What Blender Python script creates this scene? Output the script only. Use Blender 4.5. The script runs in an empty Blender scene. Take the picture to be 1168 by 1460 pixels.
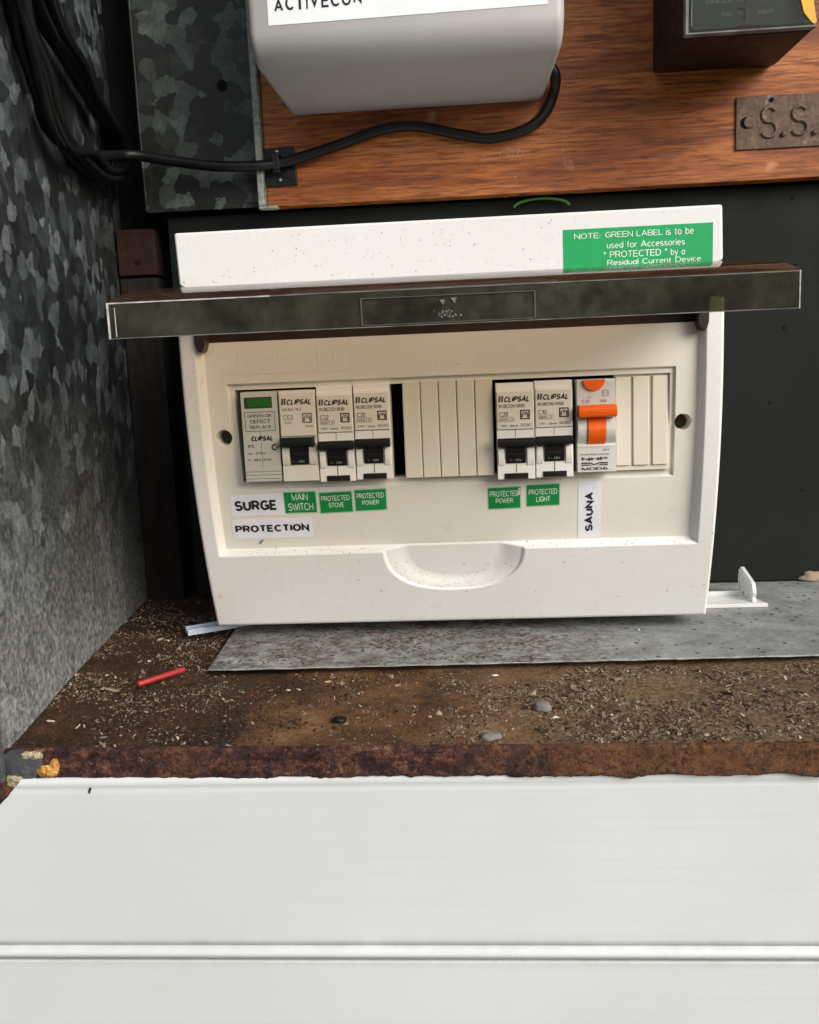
import bpy, math, random
from mathutils import Vector, Matrix, noise as mnoise
random.seed(7)
S = bpy.context.scene
COL = S.collection
R = math.radians

# ------------------------------------------------------------ camera, world, sun, exposure
def nrm(v): return v.normalized()
F, CX, CY = 1330.0, 584.0, 730.0           # focal length and centre of a 1168 px wide picture
yc = Vector(((670-CX)/F, -(510-CY)/F, -1)).normalized()
zc = Vector((1, 0.0425, 0)).cross(-yc).normalized()
if zc[1] < 0: zc = -zc
xc = yc.cross(zc)
cam_d = bpy.data.cameras.new("camera")
cam = bpy.data.objects.new("camera", cam_d); COL.objects.link(cam)
rot = Matrix((xc, yc, zc)).to_4x4()
cam.matrix_world = Matrix.Translation((0, -0.458, 0.148)) @ rot
cam_d.sensor_fit = 'HORIZONTAL'; cam_d.sensor_width = 36; cam_d.lens = F/1168*36
cam_d.clip_start = 0.01; cam_d.clip_end = 500
S.camera = cam

SUN_EL, SUN_AZ = 30.0, 46.0                 # azimuth measured from straight behind the camera towards the right
w = bpy.data.worlds.new("World"); S.world = w; w.use_nodes = True
wn, wl = w.node_tree.nodes, w.node_tree.links
sky = wn.new('ShaderNodeTexSky'); sky.sky_type = 'NISHITA'; sky.sun_disc = False
sky.sun_elevation = R(SUN_EL); sky.sun_rotation = R(180 - SUN_AZ)
sky.air_density = 1.0; sky.dust_density = 4.0; sky.ozone_density = 1.0
hs = wn.new('ShaderNodeHueSaturation'); hs.inputs['Saturation'].default_value = 0.8
wl.new(sky.outputs[0], hs.inputs['Color'])
bg = wn['Background']; wl.new(hs.outputs[0], bg.inputs[0]); bg.inputs[1].default_value = 0.14
sd = bpy.data.lights.new("sun", 'SUN'); sd.energy = 1.5; sd.angle = R(35); sd.color = (1, .99, .98)
sun = bpy.data.objects.new("sun", sd); COL.objects.link(sun)
sv = Vector((math.sin(R(SUN_AZ))*math.cos(R(SUN_EL)), -math.cos(R(SUN_AZ))*math.cos(R(SUN_EL)), math.sin(R(SUN_EL))))
sun.rotation_euler = sv.to_track_quat('Z', 'Y').to_euler()
S.view_settings.view_transform = 'Standard'; S.view_settings.look = 'None'
S.view_settings.exposure = 0.42; S.view_settings.gamma = 1
S.cycles.max_bounces = 10; S.cycles.transparent_max_bounces = 16; S.cycles.diffuse_bounces = 5

# ------------------------------------------------------------ node helpers
class NM:
    def __init__(s, name):
        s.m = bpy.data.materials.new(name); s.m.use_nodes = True
        s.t = s.m.node_tree; s.b = s.t.nodes['Principled BSDF']; s.out = s.t.nodes['Material Output']
        s.tc = s.t.nodes.new('ShaderNodeTexCoord')
    def n(s, t): return s.t.nodes.new(t)
    def l(s, a, b): s.t.links.new(a, b)
    def vec(s, sx=1, sy=1, sz=1, off=(0, 0, 0), rot=(0, 0, 0)):
        m = s.n('ShaderNodeMapping'); s.l(s.tc.outputs['Object'], m.inputs['Vector'])
        m.inputs['Scale'].default_value = (sx, sy, sz); m.inputs['Location'].default_value = off; m.inputs['Rotation'].default_value = rot
        return m.outputs[0]
    def noise(s, scale, detail=4, rough=.55, vec=None, dist=0, col=False):
        n = s.n('ShaderNodeTexNoise'); n.inputs['Scale'].default_value = scale; n.inputs['Detail'].default_value = detail
        n.inputs['Roughness'].default_value = rough; n.inputs['Distortion'].default_value = dist
        s.l(vec if vec else s.tc.outputs['Object'], n.inputs['Vector'])
        return n.outputs['Color' if col else 'Fac']
    def vor(s, scale, vec=None, feature='F1', out='Color', rand=1):
        n = s.n('ShaderNodeTexVoronoi'); n.feature = feature; n.inputs['Scale'].default_value = scale; n.inputs['Randomness'].default_value = rand
        s.l(vec if vec else s.tc.outputs['Object'], n.inputs['Vector'])
        return n.outputs[out]
    def ramp(s, fac, stops, interp='LINEAR'):
        n = s.n('ShaderNodeValToRGB'); n.color_ramp.interpolation = interp
        e = n.color_ramp.elements
        while len(e) < len(stops): e.new(0.5)
        for i, (p, c) in enumerate(stops):
            e[i].position = p
            e[i].color = (c, c, c, 1) if isinstance(c, (int, float)) else (*c, 1)
        s.l(fac, n.inputs[0]); return n.outputs[0]
    def mix(s, fac, a, b, mode='MIX'):
        n = s.n('ShaderNodeMix'); n.data_type = 'RGBA'; n.blend_type = mode; n.clamp_factor = True
        for v, i in ((fac, 0), (a, 6), (b, 7)):
            if isinstance(v, (int, float)): n.inputs[i].default_value = v if i == 0 else (v, v, v, 1)
            elif isinstance(v, tuple): n.inputs[i].default_value = (*v, 1)
            else: s.l(v, n.inputs[i])
        return n.outputs[2]
    def math(s, op, a, b=0.0, c=0.0):
        n = s.n('ShaderNodeMath'); n.operation = op
        for i, v in enumerate((a, b, c)):
            if isinstance(v, (int, float)): n.inputs[i].default_value = v
            else: s.l(v, n.inputs[i])
        return n.outputs[0]
    def sep(s, axis):
        n = s.n('ShaderNodeSeparateXYZ'); s.l(s.tc.outputs['Object'], n.inputs[0]); return n.outputs[axis]
    def rnd(s):
        n = s.n('ShaderNodeNewGeometry'); return n.outputs['Random Per Island']
    def bump(s, h, strength=.5, dist=.001):
        n = s.n('ShaderNodeBump'); n.inputs['Strength'].default_value = strength; n.inputs['Distance'].default_value = dist
        s.l(h, n.inputs['Height']); s.l(n.outputs[0], s.b.inputs['Normal'])
    def col(s, c):
        if isinstance(c, tuple): s.b.inputs['Base Color'].default_value = (*c, 1)
        else: s.l(c, s.b.inputs['Base Color'])
    def set(s, rough=None, metal=None, spec=None, coat=None):
        for k, v in (('Roughness', rough), ('Metallic', metal), ('Specular IOR Level', spec), ('Coat Weight', coat)):
            if v is None: continue
            if isinstance(v, (int, float)): s.b.inputs[k].default_value = v
            else: s.l(v, s.b.inputs[k])
        return s.m

def simple(name, c, rough=.5, metal=0, spec=.5, var=.12, scale=60, bump=0, bscale=400):
    m = NM(name)
    n = m.noise(scale, 5)
    hi = tuple(min(1, k*(1+var)) for k in c); lo = tuple(k*(1-var) for k in c)
    m.col(m.ramp(n, [(.3, lo), (.7, hi)]))
    if bump: m.bump(m.noise(bscale, 3), bump, .0004)
    return m.set(m.ramp(m.noise(scale*2.3, 4), [(.3, max(0, rough-.07)), (.7, min(1, rough+.07))]), metal, spec)

def plastic(name, c, rough=.32, speck=1, grime=.5, scoff=0):
    m = NM(name)
    dirt = m.ramp(m.noise(16, 8, .7), [(.40, 0.0), (.80, 1.0)])
    base = m.mix(m.math('MULTIPLY', dirt, .35*grime), c, tuple(k*v for k, v in zip(c, (.86, .82, .74))))
    # scattered grey fly specks, only some voronoi cells carry one
    v = m.vec(1, 1, 1)
    cluster = m.ramp(m.noise(30, 4), [(.42, 0.0), (.6, 1.0)])
    sp = m.math('MULTIPLY', m.ramp(m.noise(420, 3, .6), [(.66, 0.0), (.72, 1.0)]), cluster)
    base = m.mix(m.math('MULTIPLY', sp, .75*speck), base, (.22, .19, .15))
    m.col(base)
    m.bump(m.noise(900, 2), .06, .0003)
    return m.set(m.ramp(m.noise(40, 5), [(.3, rough-.08), (.7, rough+.12)]), 0, .5)

M = {}
M['shell'] = plastic('aged_white_plastic', (.74, .75, .73), .30, 1, .8)
M['shell_top'] = plastic('white_plastic_top', (.72, .73, .72), .22, 1.2, .5)
M['panel'] = plastic('cream_plastic', (.71, .69, .625), .34, .5, .6)
M['blank'] = plastic('blank_plastic', (.64, .61, .52), .38, .2, .5)
M['device'] = plastic('device_white', (.66, .64, .58), .36, .2, .8)
M['device_clean'] = plastic('device_clean', (.78, .78, .74), .35, .1, .3)
M['device_grey'] = plastic('device_grey', (.46, .47, .43), .4, .1, .4)
M['device_orange_body'] = plastic('device_pale_grey', (.60, .60, .58), .38, .1, .4)
M['faceplate'] = plastic('faceplate', (.70, .68, .60), .4, .1, .6)
M['black'] = simple('black_plastic', (.009, .009, .010), .42, 0, .3, .3)
M['ink'] = simple('black_ink', (.018, .018, .02), .6, 0, .3)
M['ink_grey'] = simple('grey_ink', (.16, .155, .14), .6, 0, .3)
M['ink_brown'] = simple('logo_ink', (.055, .045, .04), .6, 0, .3)
M['ink_white'] = simple('white_ink', (.66, .78, .68), .6, 0, .3)
M['ink_faint'] = simple('toggle_ink', (.35, .35, .35), .6, 0, .3)
M['green'] = simple('green_label', (.006, .22, .055), .42, 0, .4, .15)
M['green_bright'] = simple('green_notice', (.002, .33, .095), .5, 0, .4, .06)
M['green_edge'] = simple('pale_green_edge', (.35, .6, .4), .5)
M['green_window'] = simple('green_window', (.02, .13, .015), .3, 0, .5, .1)
M['paper'] = simple('white_label', (.74, .76, .82), .45, 0, .4, .04, 80)
M['paper_blue'] = simple('white_blue_label', (.76, .82, .84), .4, 0, .4, .03, 40)
M['orange'] = simple('orange_plastic', (.90, .13, .006), .33, 0, .5, .08)
M['dark_void'] = simple('dark_interior', (.006, .006, .006), .8, 0, .1)
M['seam'] = simple('seam_shadow_gap', (.05, .045, .035), .8, 0, .1)

def galv(name, oxide):
    m = NM(name)
    warp = m.noise(120, 3, .6, col=True)
    vv = m.n('ShaderNodeVectorMath'); vv.operation = 'SCALE'; vv.inputs['Scale'].default_value = .010
    m.l(warp, vv.inputs[0])
    ad = m.n('ShaderNodeVectorMath'); ad.operation = 'ADD'
    m.l(m.tc.outputs['Object'], ad.inputs[0]); m.l(vv.outputs[0], ad.inputs[1])
    c1 = m.vor(105 if oxide else 100, ad.outputs[0]); c2 = m.vor(300, ad.outputs[0])
    big = m.ramp(c1, [(.25, (.026, .032, .034)), (.50, (.050, .062, .065)), (.64, (.105, .128, .135)), (.84, (.21, .245, .258))] if oxide else [(.34, (.008, .011, .010)), (.54, (.017, .022, .020)), (.64, (.050, .063, .057)), (.84, (.095, .118, .108))])
    fine = m.ramp(m.noise(170, 6, .75), [(.35, .6), (.65, 1.45)])
    col = m.mix(1, big, fine, 'MULTIPLY')
    stain = m.ramp(m.noise(14, 6, .7), [(.38, 0.0), (.62, 1.0)])
    col = m.mix(m.math('MULTIPLY', stain, .65), col, (.018, .021, .018))
    if oxide:   # white rust low down on the wall
        z = m.sep(2)
        h = m.ramp(m.math('ADD', m.math('MULTIPLY', z, 4.6), m.math('MULTIPLY', m.noise(12, 5, .6), .55)), [(.35, 1.0), (1.0, 0.0)])
        ox = m.ramp(m.noise(330, 6, .75), [(.36, (.06, .068, .066)), (.5, (.19, .20, .197)), (.64, (.42, .43, .42))])
        spots = m.ramp(m.noise(90, 5, .8), [(.60, 0.0), (.66, 1.0)])
        ox = m.mix(spots, ox, (.06, .06, .05))
        col = m.mix(m.math('MULTIPLY', h, .85), col, ox)
        mt = m.math('MULTIPLY', m.math('SUBTRACT', 1.0, h), .45)
    else: mt = .35
    m.col(col)
    m.bump(m.mix(.5, c1, m.noise(500, 4)), .18, .0006)
    return m.set(m.ramp(c1, [(.2, .42), (.9, .6)]), mt, .5)
M['galv_wall'] = galv('galvanised_wall', True)
M['galv'] = galv('galvanised_strip', False)
m = NM('galvanised_edge')
m.col(m.ramp(m.noise(260, 6, .75), [(.3, (.09, .10, .09)), (.52, (.30, .32, .29)), (.75, (.5, .5, .46))]))
m.bump(m.noise(500, 4), .4, .0006)
M['galv_edge'] = m.set(.6, .2, .4)

m = NM('meranti_plywood')
fine = m.noise(1, 6, .7, m.vec(30, 60, 520), .3)
mid = m.noise(1, 5, .6, m.vec(6, 20, 60), .8)
stroke = m.noise(1, 3, .5, m.vec(95, 60, 1700))
col = m.ramp(mid, [(.28, (.15, .041, .012)), (.44, (.29, .084, .019)), (.56, (.42, .138, .032)), (.74, (.54, .225, .07))])
col = m.mix(m.ramp(fine, [(.38, .85), (.56, 0.0)]), col, (.10, .026, .010))
col = m.mix(m.ramp(stroke, [(.58, 0.0), (.67, .75)]), col, (.06, .017, .008))
col = m.mix(m.ramp(m.noise(38, 4, .6), [(.66, 0.0), (.74, .35)]), col, (.48, .36, .28))
m.col(col); m.bump(m.mix(.5, fine, stroke), .35, .0006)
M['wood'] = m.set(m.ramp(fine, [(.3, .62), (.7, .46)]), 0, .35)
m = NM('old_batten_timber')
m.col(m.ramp(m.noise(1, 6, .7, m.vec(160, 90, 22)), [(.3, (.006, .0055, .005)), (.6, (.018, .015, .013)), (.8, (.038, .028, .023))]))
m.bump(m.noise(1, 5, .7, m.vec(400, 400, 50)), .6, .001)
M['batten'] = m.set(.85, 0, .2)
m = NM('stained_block_timber')
m.col(m.ramp(m.noise(1, 6, .75, m.vec(60, 90, 160)), [(.3, (.012, .008, .006)), (.55, (.026, .011, .009)), (.75, (.055, .032, .026))]))
m.bump(m.noise(300, 5), .6, .001)
M['block_timber'] = m.set(.85, 0, .2)
m = NM('black_board')
c = m.ramp(m.noise(9, 5, .6), [(.3, (.003, .004, .0035)), (.7, (.008, .011, .009))])
sm = m.math('MULTIPLY', m.ramp(m.noise(30, 6, .75), [(.62, 0.0), (.72, 1.0)]), m.ramp(m.noise(300, 4, .8), [(.5, 0.0), (.7, .5)]))
m.col(m.mix(sm, c, (.11, .12, .11))); m.bump(m.noise(260, 4), .1, .0005)
M['black_board'] = m.set(m.ramp(m.noise(26, 5), [(.3, .5), (.7, .75)]), 0, .18)

def rustmat(name):
    m = NM(name)
    a = m.noise(150, 6, .85); b = m.noise(420, 5, .9); c_ = m.noise(22, 4)
    col = m.ramp(a, [(.36, (.014, .008, .009)), (.46, (.05, .020, .017)), (.54, (.12, .052, .034)), (.62, (.22, .105, .062)), (.72, (.38, .25, .18))])
    x = m.sep(0)
    warm = m.ramp(m.math('ADD', m.math('MULTIPLY', x, 1.4), m.math('MULTIPLY', c_, 1.0)), [(.40, 0.0), (.70, 1.0)])
    col = m.mix(m.math('MULTIPLY', warm, .55), col, (.20, .095, .035))
    col = m.mix(m.ramp(m.noise(60, 5, .7), [(.52, 0.0), (.64, .75)]), col, (.030, .018, .022))
    col = m.mix(m.ramp(b, [(.40, .9), (.50, 0.0)]), col, (.012, .007, .009))
    col = m.mix(m.ramp(m.noise(650, 3, .8), [(.63, 0.0), (.72, .7)]), col, (.36, .28, .24))
    z = m.sep(2)
    m.col(col); m.bump(m.mix(.6, b, a), 1.0, .003)
    return m.set(.85, 0, .25)
M['rust'] = rustmat('flaking_rust')
m = NM('shelf_dirt')
a = m.noise(34, 7, .7); b = m.noise(240, 7, .8); k = m.noise(9, 3, .5, m.vec(1, 1, 1, (.3, .1, 0)))
col = m.ramp(a, [(.30, (.040, .023, .014)), (.44, (.12, .062, .030)), (.56, (.23, .120, .050)), (.72, (.36, .22, .11))])
tan = m.ramp(m.noise(430, 6, .9), [(.38, (.045, .030, .020)), (.47, (.18, .125, .075)), (.55, (.34, .25, .16)), (.65, (.55, .45, .33))])
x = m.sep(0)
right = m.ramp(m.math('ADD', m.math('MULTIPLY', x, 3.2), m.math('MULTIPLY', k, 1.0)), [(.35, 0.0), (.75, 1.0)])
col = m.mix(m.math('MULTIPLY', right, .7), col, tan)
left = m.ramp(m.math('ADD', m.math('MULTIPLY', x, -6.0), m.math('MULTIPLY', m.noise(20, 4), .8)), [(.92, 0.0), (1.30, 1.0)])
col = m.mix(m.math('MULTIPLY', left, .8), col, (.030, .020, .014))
red = m.ramp(m.noise(26, 6, .7, m.vec(1, 1, 1, (.7, .2, 0))), [(.54, 0.0), (.66, .6)])
col = m.mix(red, col, (.16, .055, .028))
g_ = m.noise(620, 4, .9)
col = m.mix(m.ramp(g_, [(.37, .85), (.46, 0.0)]), col, (.028, .018, .013))
col = m.mix(m.ramp(m.noise(760, 3, .8, m.vec(1, 1, 1, (.3, 0, 0))), [(.58, 0.0), (.66, .7)]), col, (.34, .24, .15))
m.col(col); m.bump(m.mix(.5, b, g_), 1.0, .004)
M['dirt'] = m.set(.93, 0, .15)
m = NM('debris_bits')
r = m.rnd()
col = m.ramp(r, [(0, (.030, .020, .015)), (.2, (.08, .05, .032)), (.45, (.19, .125, .075)), (.72, (.32, .24, .16)), (.93, (.40, .33, .24)), (1.0, (.62, .57, .48))])
m.col(m.mix(.45, col, m.ramp(m.noise(400, 3), [(.3, .0), (.7, .25)]), 'OVERLAY'))
M['debris'] = m.set(.9, 0, .15)
m = NM('zinc_sheet')
col = m.ramp(m.noise(45, 7, .7), [(.3, (.17, .185, .185)), (.5, (.30, .32, .315)), (.72, (.44, .455, .44))])
col = m.mix(m.ramp(m.noise(320, 6, .8), [(.3, .6), (.55, 0.0)]), col, (.08, .09, .09))
v = m.vec(1, 1, 1); d = m.vor(160, v, out='Distance'); cc = m.vor(160, v)
sp = m.math('MULTIPLY', m.ramp(d, [(.14, 1.0), (.26, 0.0)]), m.ramp(cc, [(.45, 0.0), (.47, 1.0)]))
col = m.mix(m.math('MULTIPLY', sp, .85), col, (.03, .028, .024))
blot = m.math('MULTIPLY', m.ramp(m.noise(48, 6, .75, m.vec(1, 1.6, 1)), [(.41, 0.0), (.53, 1.0)]), m.ramp(m.sep(0), [(.03, 1.0), (.10, 0.15)]))
blot = m.math('MULTIPLY', blot, m.ramp(m.noise(300, 5, .8), [(.38, 0.0), (.55, 1.0)]))
col = m.mix(m.math('MULTIPLY', blot, .85), col, (.065, .032, .018))
m.col(col); m.bump(m.noise(400, 5), .35, .0006)
M['zinc'] = m.set(.62, .2, .4)
m = NM('painted_weatherboard')
g = m.noise(1, 5, .65, m.vec(5, 40, 330)); g2 = m.noise(1, 4, .6, m.vec(14, 40, 900))
col = m.ramp(m.noise(7, 5), [(.3, (.56, .585, .59)), (.7, (.615, .645, .655))])
col = m.mix(m.ramp(g, [(.30, .35), (.5, 0.0)]), col, (.54, .55, .53))
v = m.vec(1, 1, 1, (.013, .2, .007)); d = m.vor(22, v, out='Distance'); cc = m.vor(22, v)
sp = m.math('MULTIPLY', m.ramp(d, [(.03, 1.0), (.055, 0.0)]), m.ramp(cc, [(.5, 0.0), (.52, 1.0)]))
col = m.mix(m.math('MULTIPLY', sp, .7), col, (.25, .25, .23))
zz = m.sep(2)   # darker tone along the two grooves beside the bead (root is 1.29 m below the shelf)
gr = m.math('ADD', m.ramp(m.math('ABSOLUTE', m.math('SUBTRACT', zz, 1.2063)), [(.0, 1.0), (.0014, 0.0)]), m.ramp(m.math('ABSOLUTE', m.math('SUBTRACT', zz, 1.1989)), [(.0, 1.0), (.0016, 0.0)]))
col = m.mix(m.math('MULTIPLY', m.math('MULTIPLY', gr, m.ramp(m.noise(70, 5, .7), [(.35, 0.1), (.65, 1.0)])), .32), col, (.24, .23, .20))
sm_ = m.ramp(m.noise(1, 7, .75, m.vec(11, 11, 5)), [(.52, 0.0), (.75, .16)])
col = m.mix(sm_, col, (.44, .45, .43))
m.col(col); m.bump(m.mix(.5, g, g2), .14, .0006)
M['board_paint'] = m.set(m.ramp(g2, [(.3, .38), (.7, .55)]), 0, .45)

M['meter_grey'] = simple('grey_enclosure_plastic', (.39, .39, .385), .42, 0, .45, .05, 20, .15, 900)
M['cable'] = simple('black_cable_sheath', (.004, .0043, .0047), .38, 0, .28, .3, 50, .05)
M['plate'] = (lambda: (lambda m: (m.col(m.mix(m.ramp(m.noise(75, 6, .7), [(.58, 0.0), (.7, .8)]), m.ramp(m.noise(150, 6, .7), [(.3, (.05, .030, .022)), (.55, (.115, .073, .052)), (.75, (.17, .12, .09))]), (.40, .38, .33))), m.bump(m.noise(300, 5), .6, .0008), m.set(.62, .25, .4))[2])(NM('embossed_plate_metal')))()
M['meter_base'] = simple('black_meter_base', (.006, .004, .0035), .45, 0, .2, .3)
M['meter_face'] = simple('dark_green_meter_face', (.020, .032, .019), .5, 0, .2, .25, 40)
M['yellow'] = simple('yellow_tag', (.85, .40, .03), .4, 0, .4, .1)
M['steel'] = simple('screw_steel', (.45, .45, .45), .35, .9, .5)
M['white_metal'] = simple('white_painted_bracket', (.60, .63, .61), .4, 0, .4, .1)
M['frost'] = simple('frosted_plastic', (.50, .58, .70), .28, 0, .5, .15)
M['red'] = simple('red_sleeve', (.30, .018, .022), .5, 0, .5, .15)
M['pebble'] = simple('pebble_stone', (.17, .155, .14), .85, 0, .2, .25, 200, .5)
M['humus'] = simple('dark_humus', (.035, .022, .015), .92, 0, .15, .5, 150)
M['chipwhite'] = simple('white_paint_chip', (.52, .50, .44), .7, 0, .2, .25, 300)
M['chiptan'] = simple('tan_flake', (.30, .24, .17), .85, 0, .2, .25, 200)
M['chipyellow'] = simple('yellow_flake', (.42, .28, .12), .8, 0, .2, .2, 200)
M['foam'] = (lambda m: (m.col(m.ramp(m.noise(260, 6, .7), [(.3, (.20, .08, .02)), (.5, (.50, .24, .05)), (.7, (.72, .50, .18))])), m.bump(m.noise(400, 5), .9, .002), m.set(.8, 0, .2))[2])(NM('yellow_foam_filler'))
M['lip_paint'] = (lambda m: (m.col(m.ramp(m.noise(160, 6, .7), [(.3, (.028, .031, .036)), (.6, (.075, .08, .09)), (.8, (.18, .18, .17))])), m.bump(m.noise(400, 5), .5, .001), m.set(.6, 0, .4))[2])(NM('dark_grey_lip_paint'))
M['lichen'] = (lambda m: (m.col(m.ramp(m.noise(420, 6, .8), [(.35, (.10, .07, .035)), (.5, (.42, .36, .22)), (.7, (.66, .62, .48))])), m.bump(m.noise(500, 5), .9, .002), m.set(.85, 0, .2))[2])(NM('crusty_pale_edge'))
M['greenwire'] = simple('green_wire', (.035, .13, .012), .5)
M['ground'] = (lambda m: (m.col(m.ramp(m.noise(3, 8, .7), [(.3, (.055, .060, .035)), (.7, (.13, .125, .085))])), m.set(.95, 0, .2))[1])(NM('garden_lawn'))

M['hedge'] = (lambda m: (m.col(m.ramp(m.noise(9, 7, .8), [(.35, (.012, .020, .006)), (.55, (.05, .075, .02)), (.75, (.11, .14, .05))])), m.set(.7, 0, .3))[1])(NM('hedge_leaves'))
def smoked(name, tint, dust_haze, dc=((.045, .022, .015), (.13, .075, .05))):  # the diffuse layer is dust on top, painted haze on the rim
    m = NM(name); t = m.t
    tr = m.n('ShaderNodeBsdfTransparent'); tr.inputs[0].default_value = (*tint, 1)
    gl = m.n('ShaderNodeBsdfGlossy'); gl.inputs['Roughness'].default_value = .06
    fr = m.n('ShaderNodeFresnel'); fr.inputs[0].default_value = 1.38
    mx = m.n('ShaderNodeMixShader'); ge = m.n('ShaderNodeNewGeometry'); m.l(m.math('MULTIPLY', fr.outputs[0], m.math('SUBTRACT', 1.0, ge.outputs['Backfacing'])), mx.inputs[0]); m.l(tr.outputs[0], mx.inputs[1]); m.l(gl.outputs[0], mx.inputs[2])
    df = m.n('ShaderNodeBsdfDiffuse')
    m.l(m.ramp(m.noise(60, 5, .7), [(.3, dc[0]), (.7, dc[1])]), df.inputs[0])
    mx2 = m.n('ShaderNodeMixShader')
    f = m.ramp(m.noise(20 if 'poly' in name else 46, 8, .72), [(.30, dust_haze*.35), (.62, dust_haze), (.8, min(1, dust_haze*2.2))])
    m.l(f, mx2.inputs[0]); m.l(mx.outputs[0], mx2.inputs[1]); m.l(df.outputs[0], mx2.inputs[2])
    m.l(mx2.outputs[0], m.out.inputs['Surface'])
    return m.m
M['smoked_and_shade'] = simple('smoked_hinge_and_shade', (.022, .012, .008), .4, 0, .4, .3)  # brown of the hinge arms; also paints the shade in the slot
M['smoked'] = smoked('smoked_polycarbonate', (.26, .25, .19), .30, ((.045, .045, .030), (.20, .20, .145)))  # olive tones paint the rim's hazy reflections into the colour
M['smoked_top'] = smoked('dusty_smoked_top', (.90, .81, .70), .28)
M['smoked_edge'] = simple('clear_edge_and_glint', (.13, .135, .125), .5, 0, .4, .6, 90)
M['edge_highlight'] = simple('painted_edge_highlight', (.42, .43, .41), .5, 0, .4, .4, 200)  # pale colour painting the highlight along the lid edges
M['border'] = simple('moulded_line', (.075, .068, .055), .5)
M['scuff'] = simple('pale_scuff', (.16, .16, .14), .7, 0, .3, .3, 300)
M['clear'] = smoked('clear_meter_cover', (.80, .84, .80), .012)

# ------------------------------------------------------------ mesh helpers (all sizes in millimetres)
def tag(o, label=None, cat=None, group=None, kind=None):
    if label: o['label'] = label
    if cat: o['category'] = cat
    if group: o['group'] = group
    if kind: o['kind'] = kind
    return o
def empty(name, loc=(0, 0, 0), label=None, cat=None, group=None, kind=None):
    o = bpy.data.objects.new(name, None); COL.objects.link(o)
    o.location = [c*.001 for c in loc]; o.empty_display_size = .01
    return tag(o, label, cat, group, kind)
def root_off(p):
    while p and p.parent: p = p.parent
    return Vector(p.location)*1000 if p else Vector((0, 0, 0))

class MB:
    def __init__(s): s.v = []; s.f = []
    def add(s, vs, fs):
        k = len(s.v); s.v += [tuple(v) for v in vs]; s.f += [tuple(i+k for i in f) for f in fs]; return s
    def box(s, x0, x1, y0, y1, z0, z1):
        return s.add([(x, y, z) for x in (x0, x1) for y in (y0, y1) for z in (z0, z1)],
                     [(0, 1, 3, 2), (4, 6, 7, 5), (0, 4, 5, 1), (2, 3, 7, 6), (0, 2, 6, 4), (1, 5, 7, 3)])
    def prism_y(s, pts, y0, y1):      # outline of (x,z) extruded along y
        n = len(pts)
        s.add([(x, y0, z) for x, z in pts] + [(x, y1, z) for x, z in pts],
              [tuple(range(n)), tuple(range(2*n-1, n-1, -1))] + [(i, i+n, (i+1) % n+n, (i+1) % n) for i in range(n)]); return s
    def prism_x(s, pts, x0, x1):      # outline of (y,z) extruded along x
        n = len(pts)
        s.add([(x0, y, z) for y, z in pts] + [(x1, y, z) for y, z in pts],
              [tuple(range(n)), tuple(range(2*n-1, n-1, -1))] + [(i, i+n, (i+1) % n+n, (i+1) % n) for i in range(n)]); return s
    def prism_z(s, pts, z0, z1):
        n = len(pts)
        s.add([(x, y, z0) for x, y in pts] + [(x, y, z1) for x, y in pts],
              [tuple(range(n)), tuple(range(2*n-1, n-1, -1))] + [(i, i+n, (i+1) % n+n, (i+1) % n) for i in range(n)]); return s
    def disc_y(s, cx, cz, r, y0, y1, n=28, a0=0, a1=360):
        pts = [(cx+r*math.cos(R(a0+(a1-a0)*i/n)), cz+r*math.sin(R(a0+(a1-a0)*i/n))) for i in range(n if a1-a0 == 360 else n+1)]
        return s.prism_y(pts, y0, y1)
    def tube(s, pts, r, n=12, cap=True):
        pts = [Vector(p) for p in pts]; k = len(s.v); up = None
        for i, p in enumerate(pts):
            t = (pts[min(i+1, len(pts)-1)]-pts[max(i-1, 0)]).normalized()
            if up is None: up = t.orthogonal().normalized()
            up = (up - t*up.dot(t)).normalized(); b = t.cross(up)
            rr = r(i/(len(pts)-1)) if callable(r) else r
            for j in range(n):
                a = 2*math.pi*j/n; q = p+up*math.cos(a)*rr+b*math.sin(a)*rr; s.v.append(tuple(q))
        for i in range(len(pts)-1):
            for j in range(n):
                a = k+i*n+j; b_ = k+i*n+(j+1) % n; s.f.append((a, b_, b_+n, a+n))
        if cap: s.f.append(tuple(k+j for j in range(n-1, -1, -1))); s.f.append(tuple(k+(len(pts)-1)*n+j for j in range(n)))
        return s
    def build(s, name, mat, parent=None, smooth=False, bevel=0, seg=2, wn=True):
        me = bpy.data.meshes.new(name)
        off = root_off(parent)
        me.from_pydata([((x-off.x)*.001, (y-off.y)*.001, (z-off.z)*.001) for x, y, z in s.v], [], s.f)
        import bmesh
        bm = bmesh.new(); bm.from_mesh(me); bmesh.ops.recalc_face_normals(bm, faces=bm.faces); bm.to_mesh(me); bm.free()
        me.materials.append(M[mat] if isinstance(mat, str) else mat)
        o = bpy.data.objects.new(name, me); COL.objects.link(o); o.parent = parent
        if smooth or bevel:
            for p in me.polygons: p.use_smooth = True
        if bevel:
            b = o.modifiers.new('bevel', 'BEVEL'); b.width = bevel*.001; b.segments = seg; b.limit_method = 'ANGLE'; b.angle_limit = R(35); b.harden_normals = True
        return o

def spline(pts, n=8, closed=False):
    P = [Vector(p) for p in pts]; out = []
    N = len(P)
    for i in range(N if closed else N-1):
        p0 = P[(i-1) % N] if closed or i > 0 else P[0]*2-P[1]
        p1, p2 = P[i], P[(i+1) % N]
        p3 = P[(i+2) % N] if closed or i+2 < N else P[-1]*2-P[-2]
        for j in range(n):
            t = j/n
            out.append(.5*((2*p1)+(-p0+p2)*t+(2*p0-5*p1+4*p2-p3)*t*t+(-p0+3*p1-3*p2+p3)*t**3))
    if not closed: out.append(P[-1])
    return out

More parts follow.
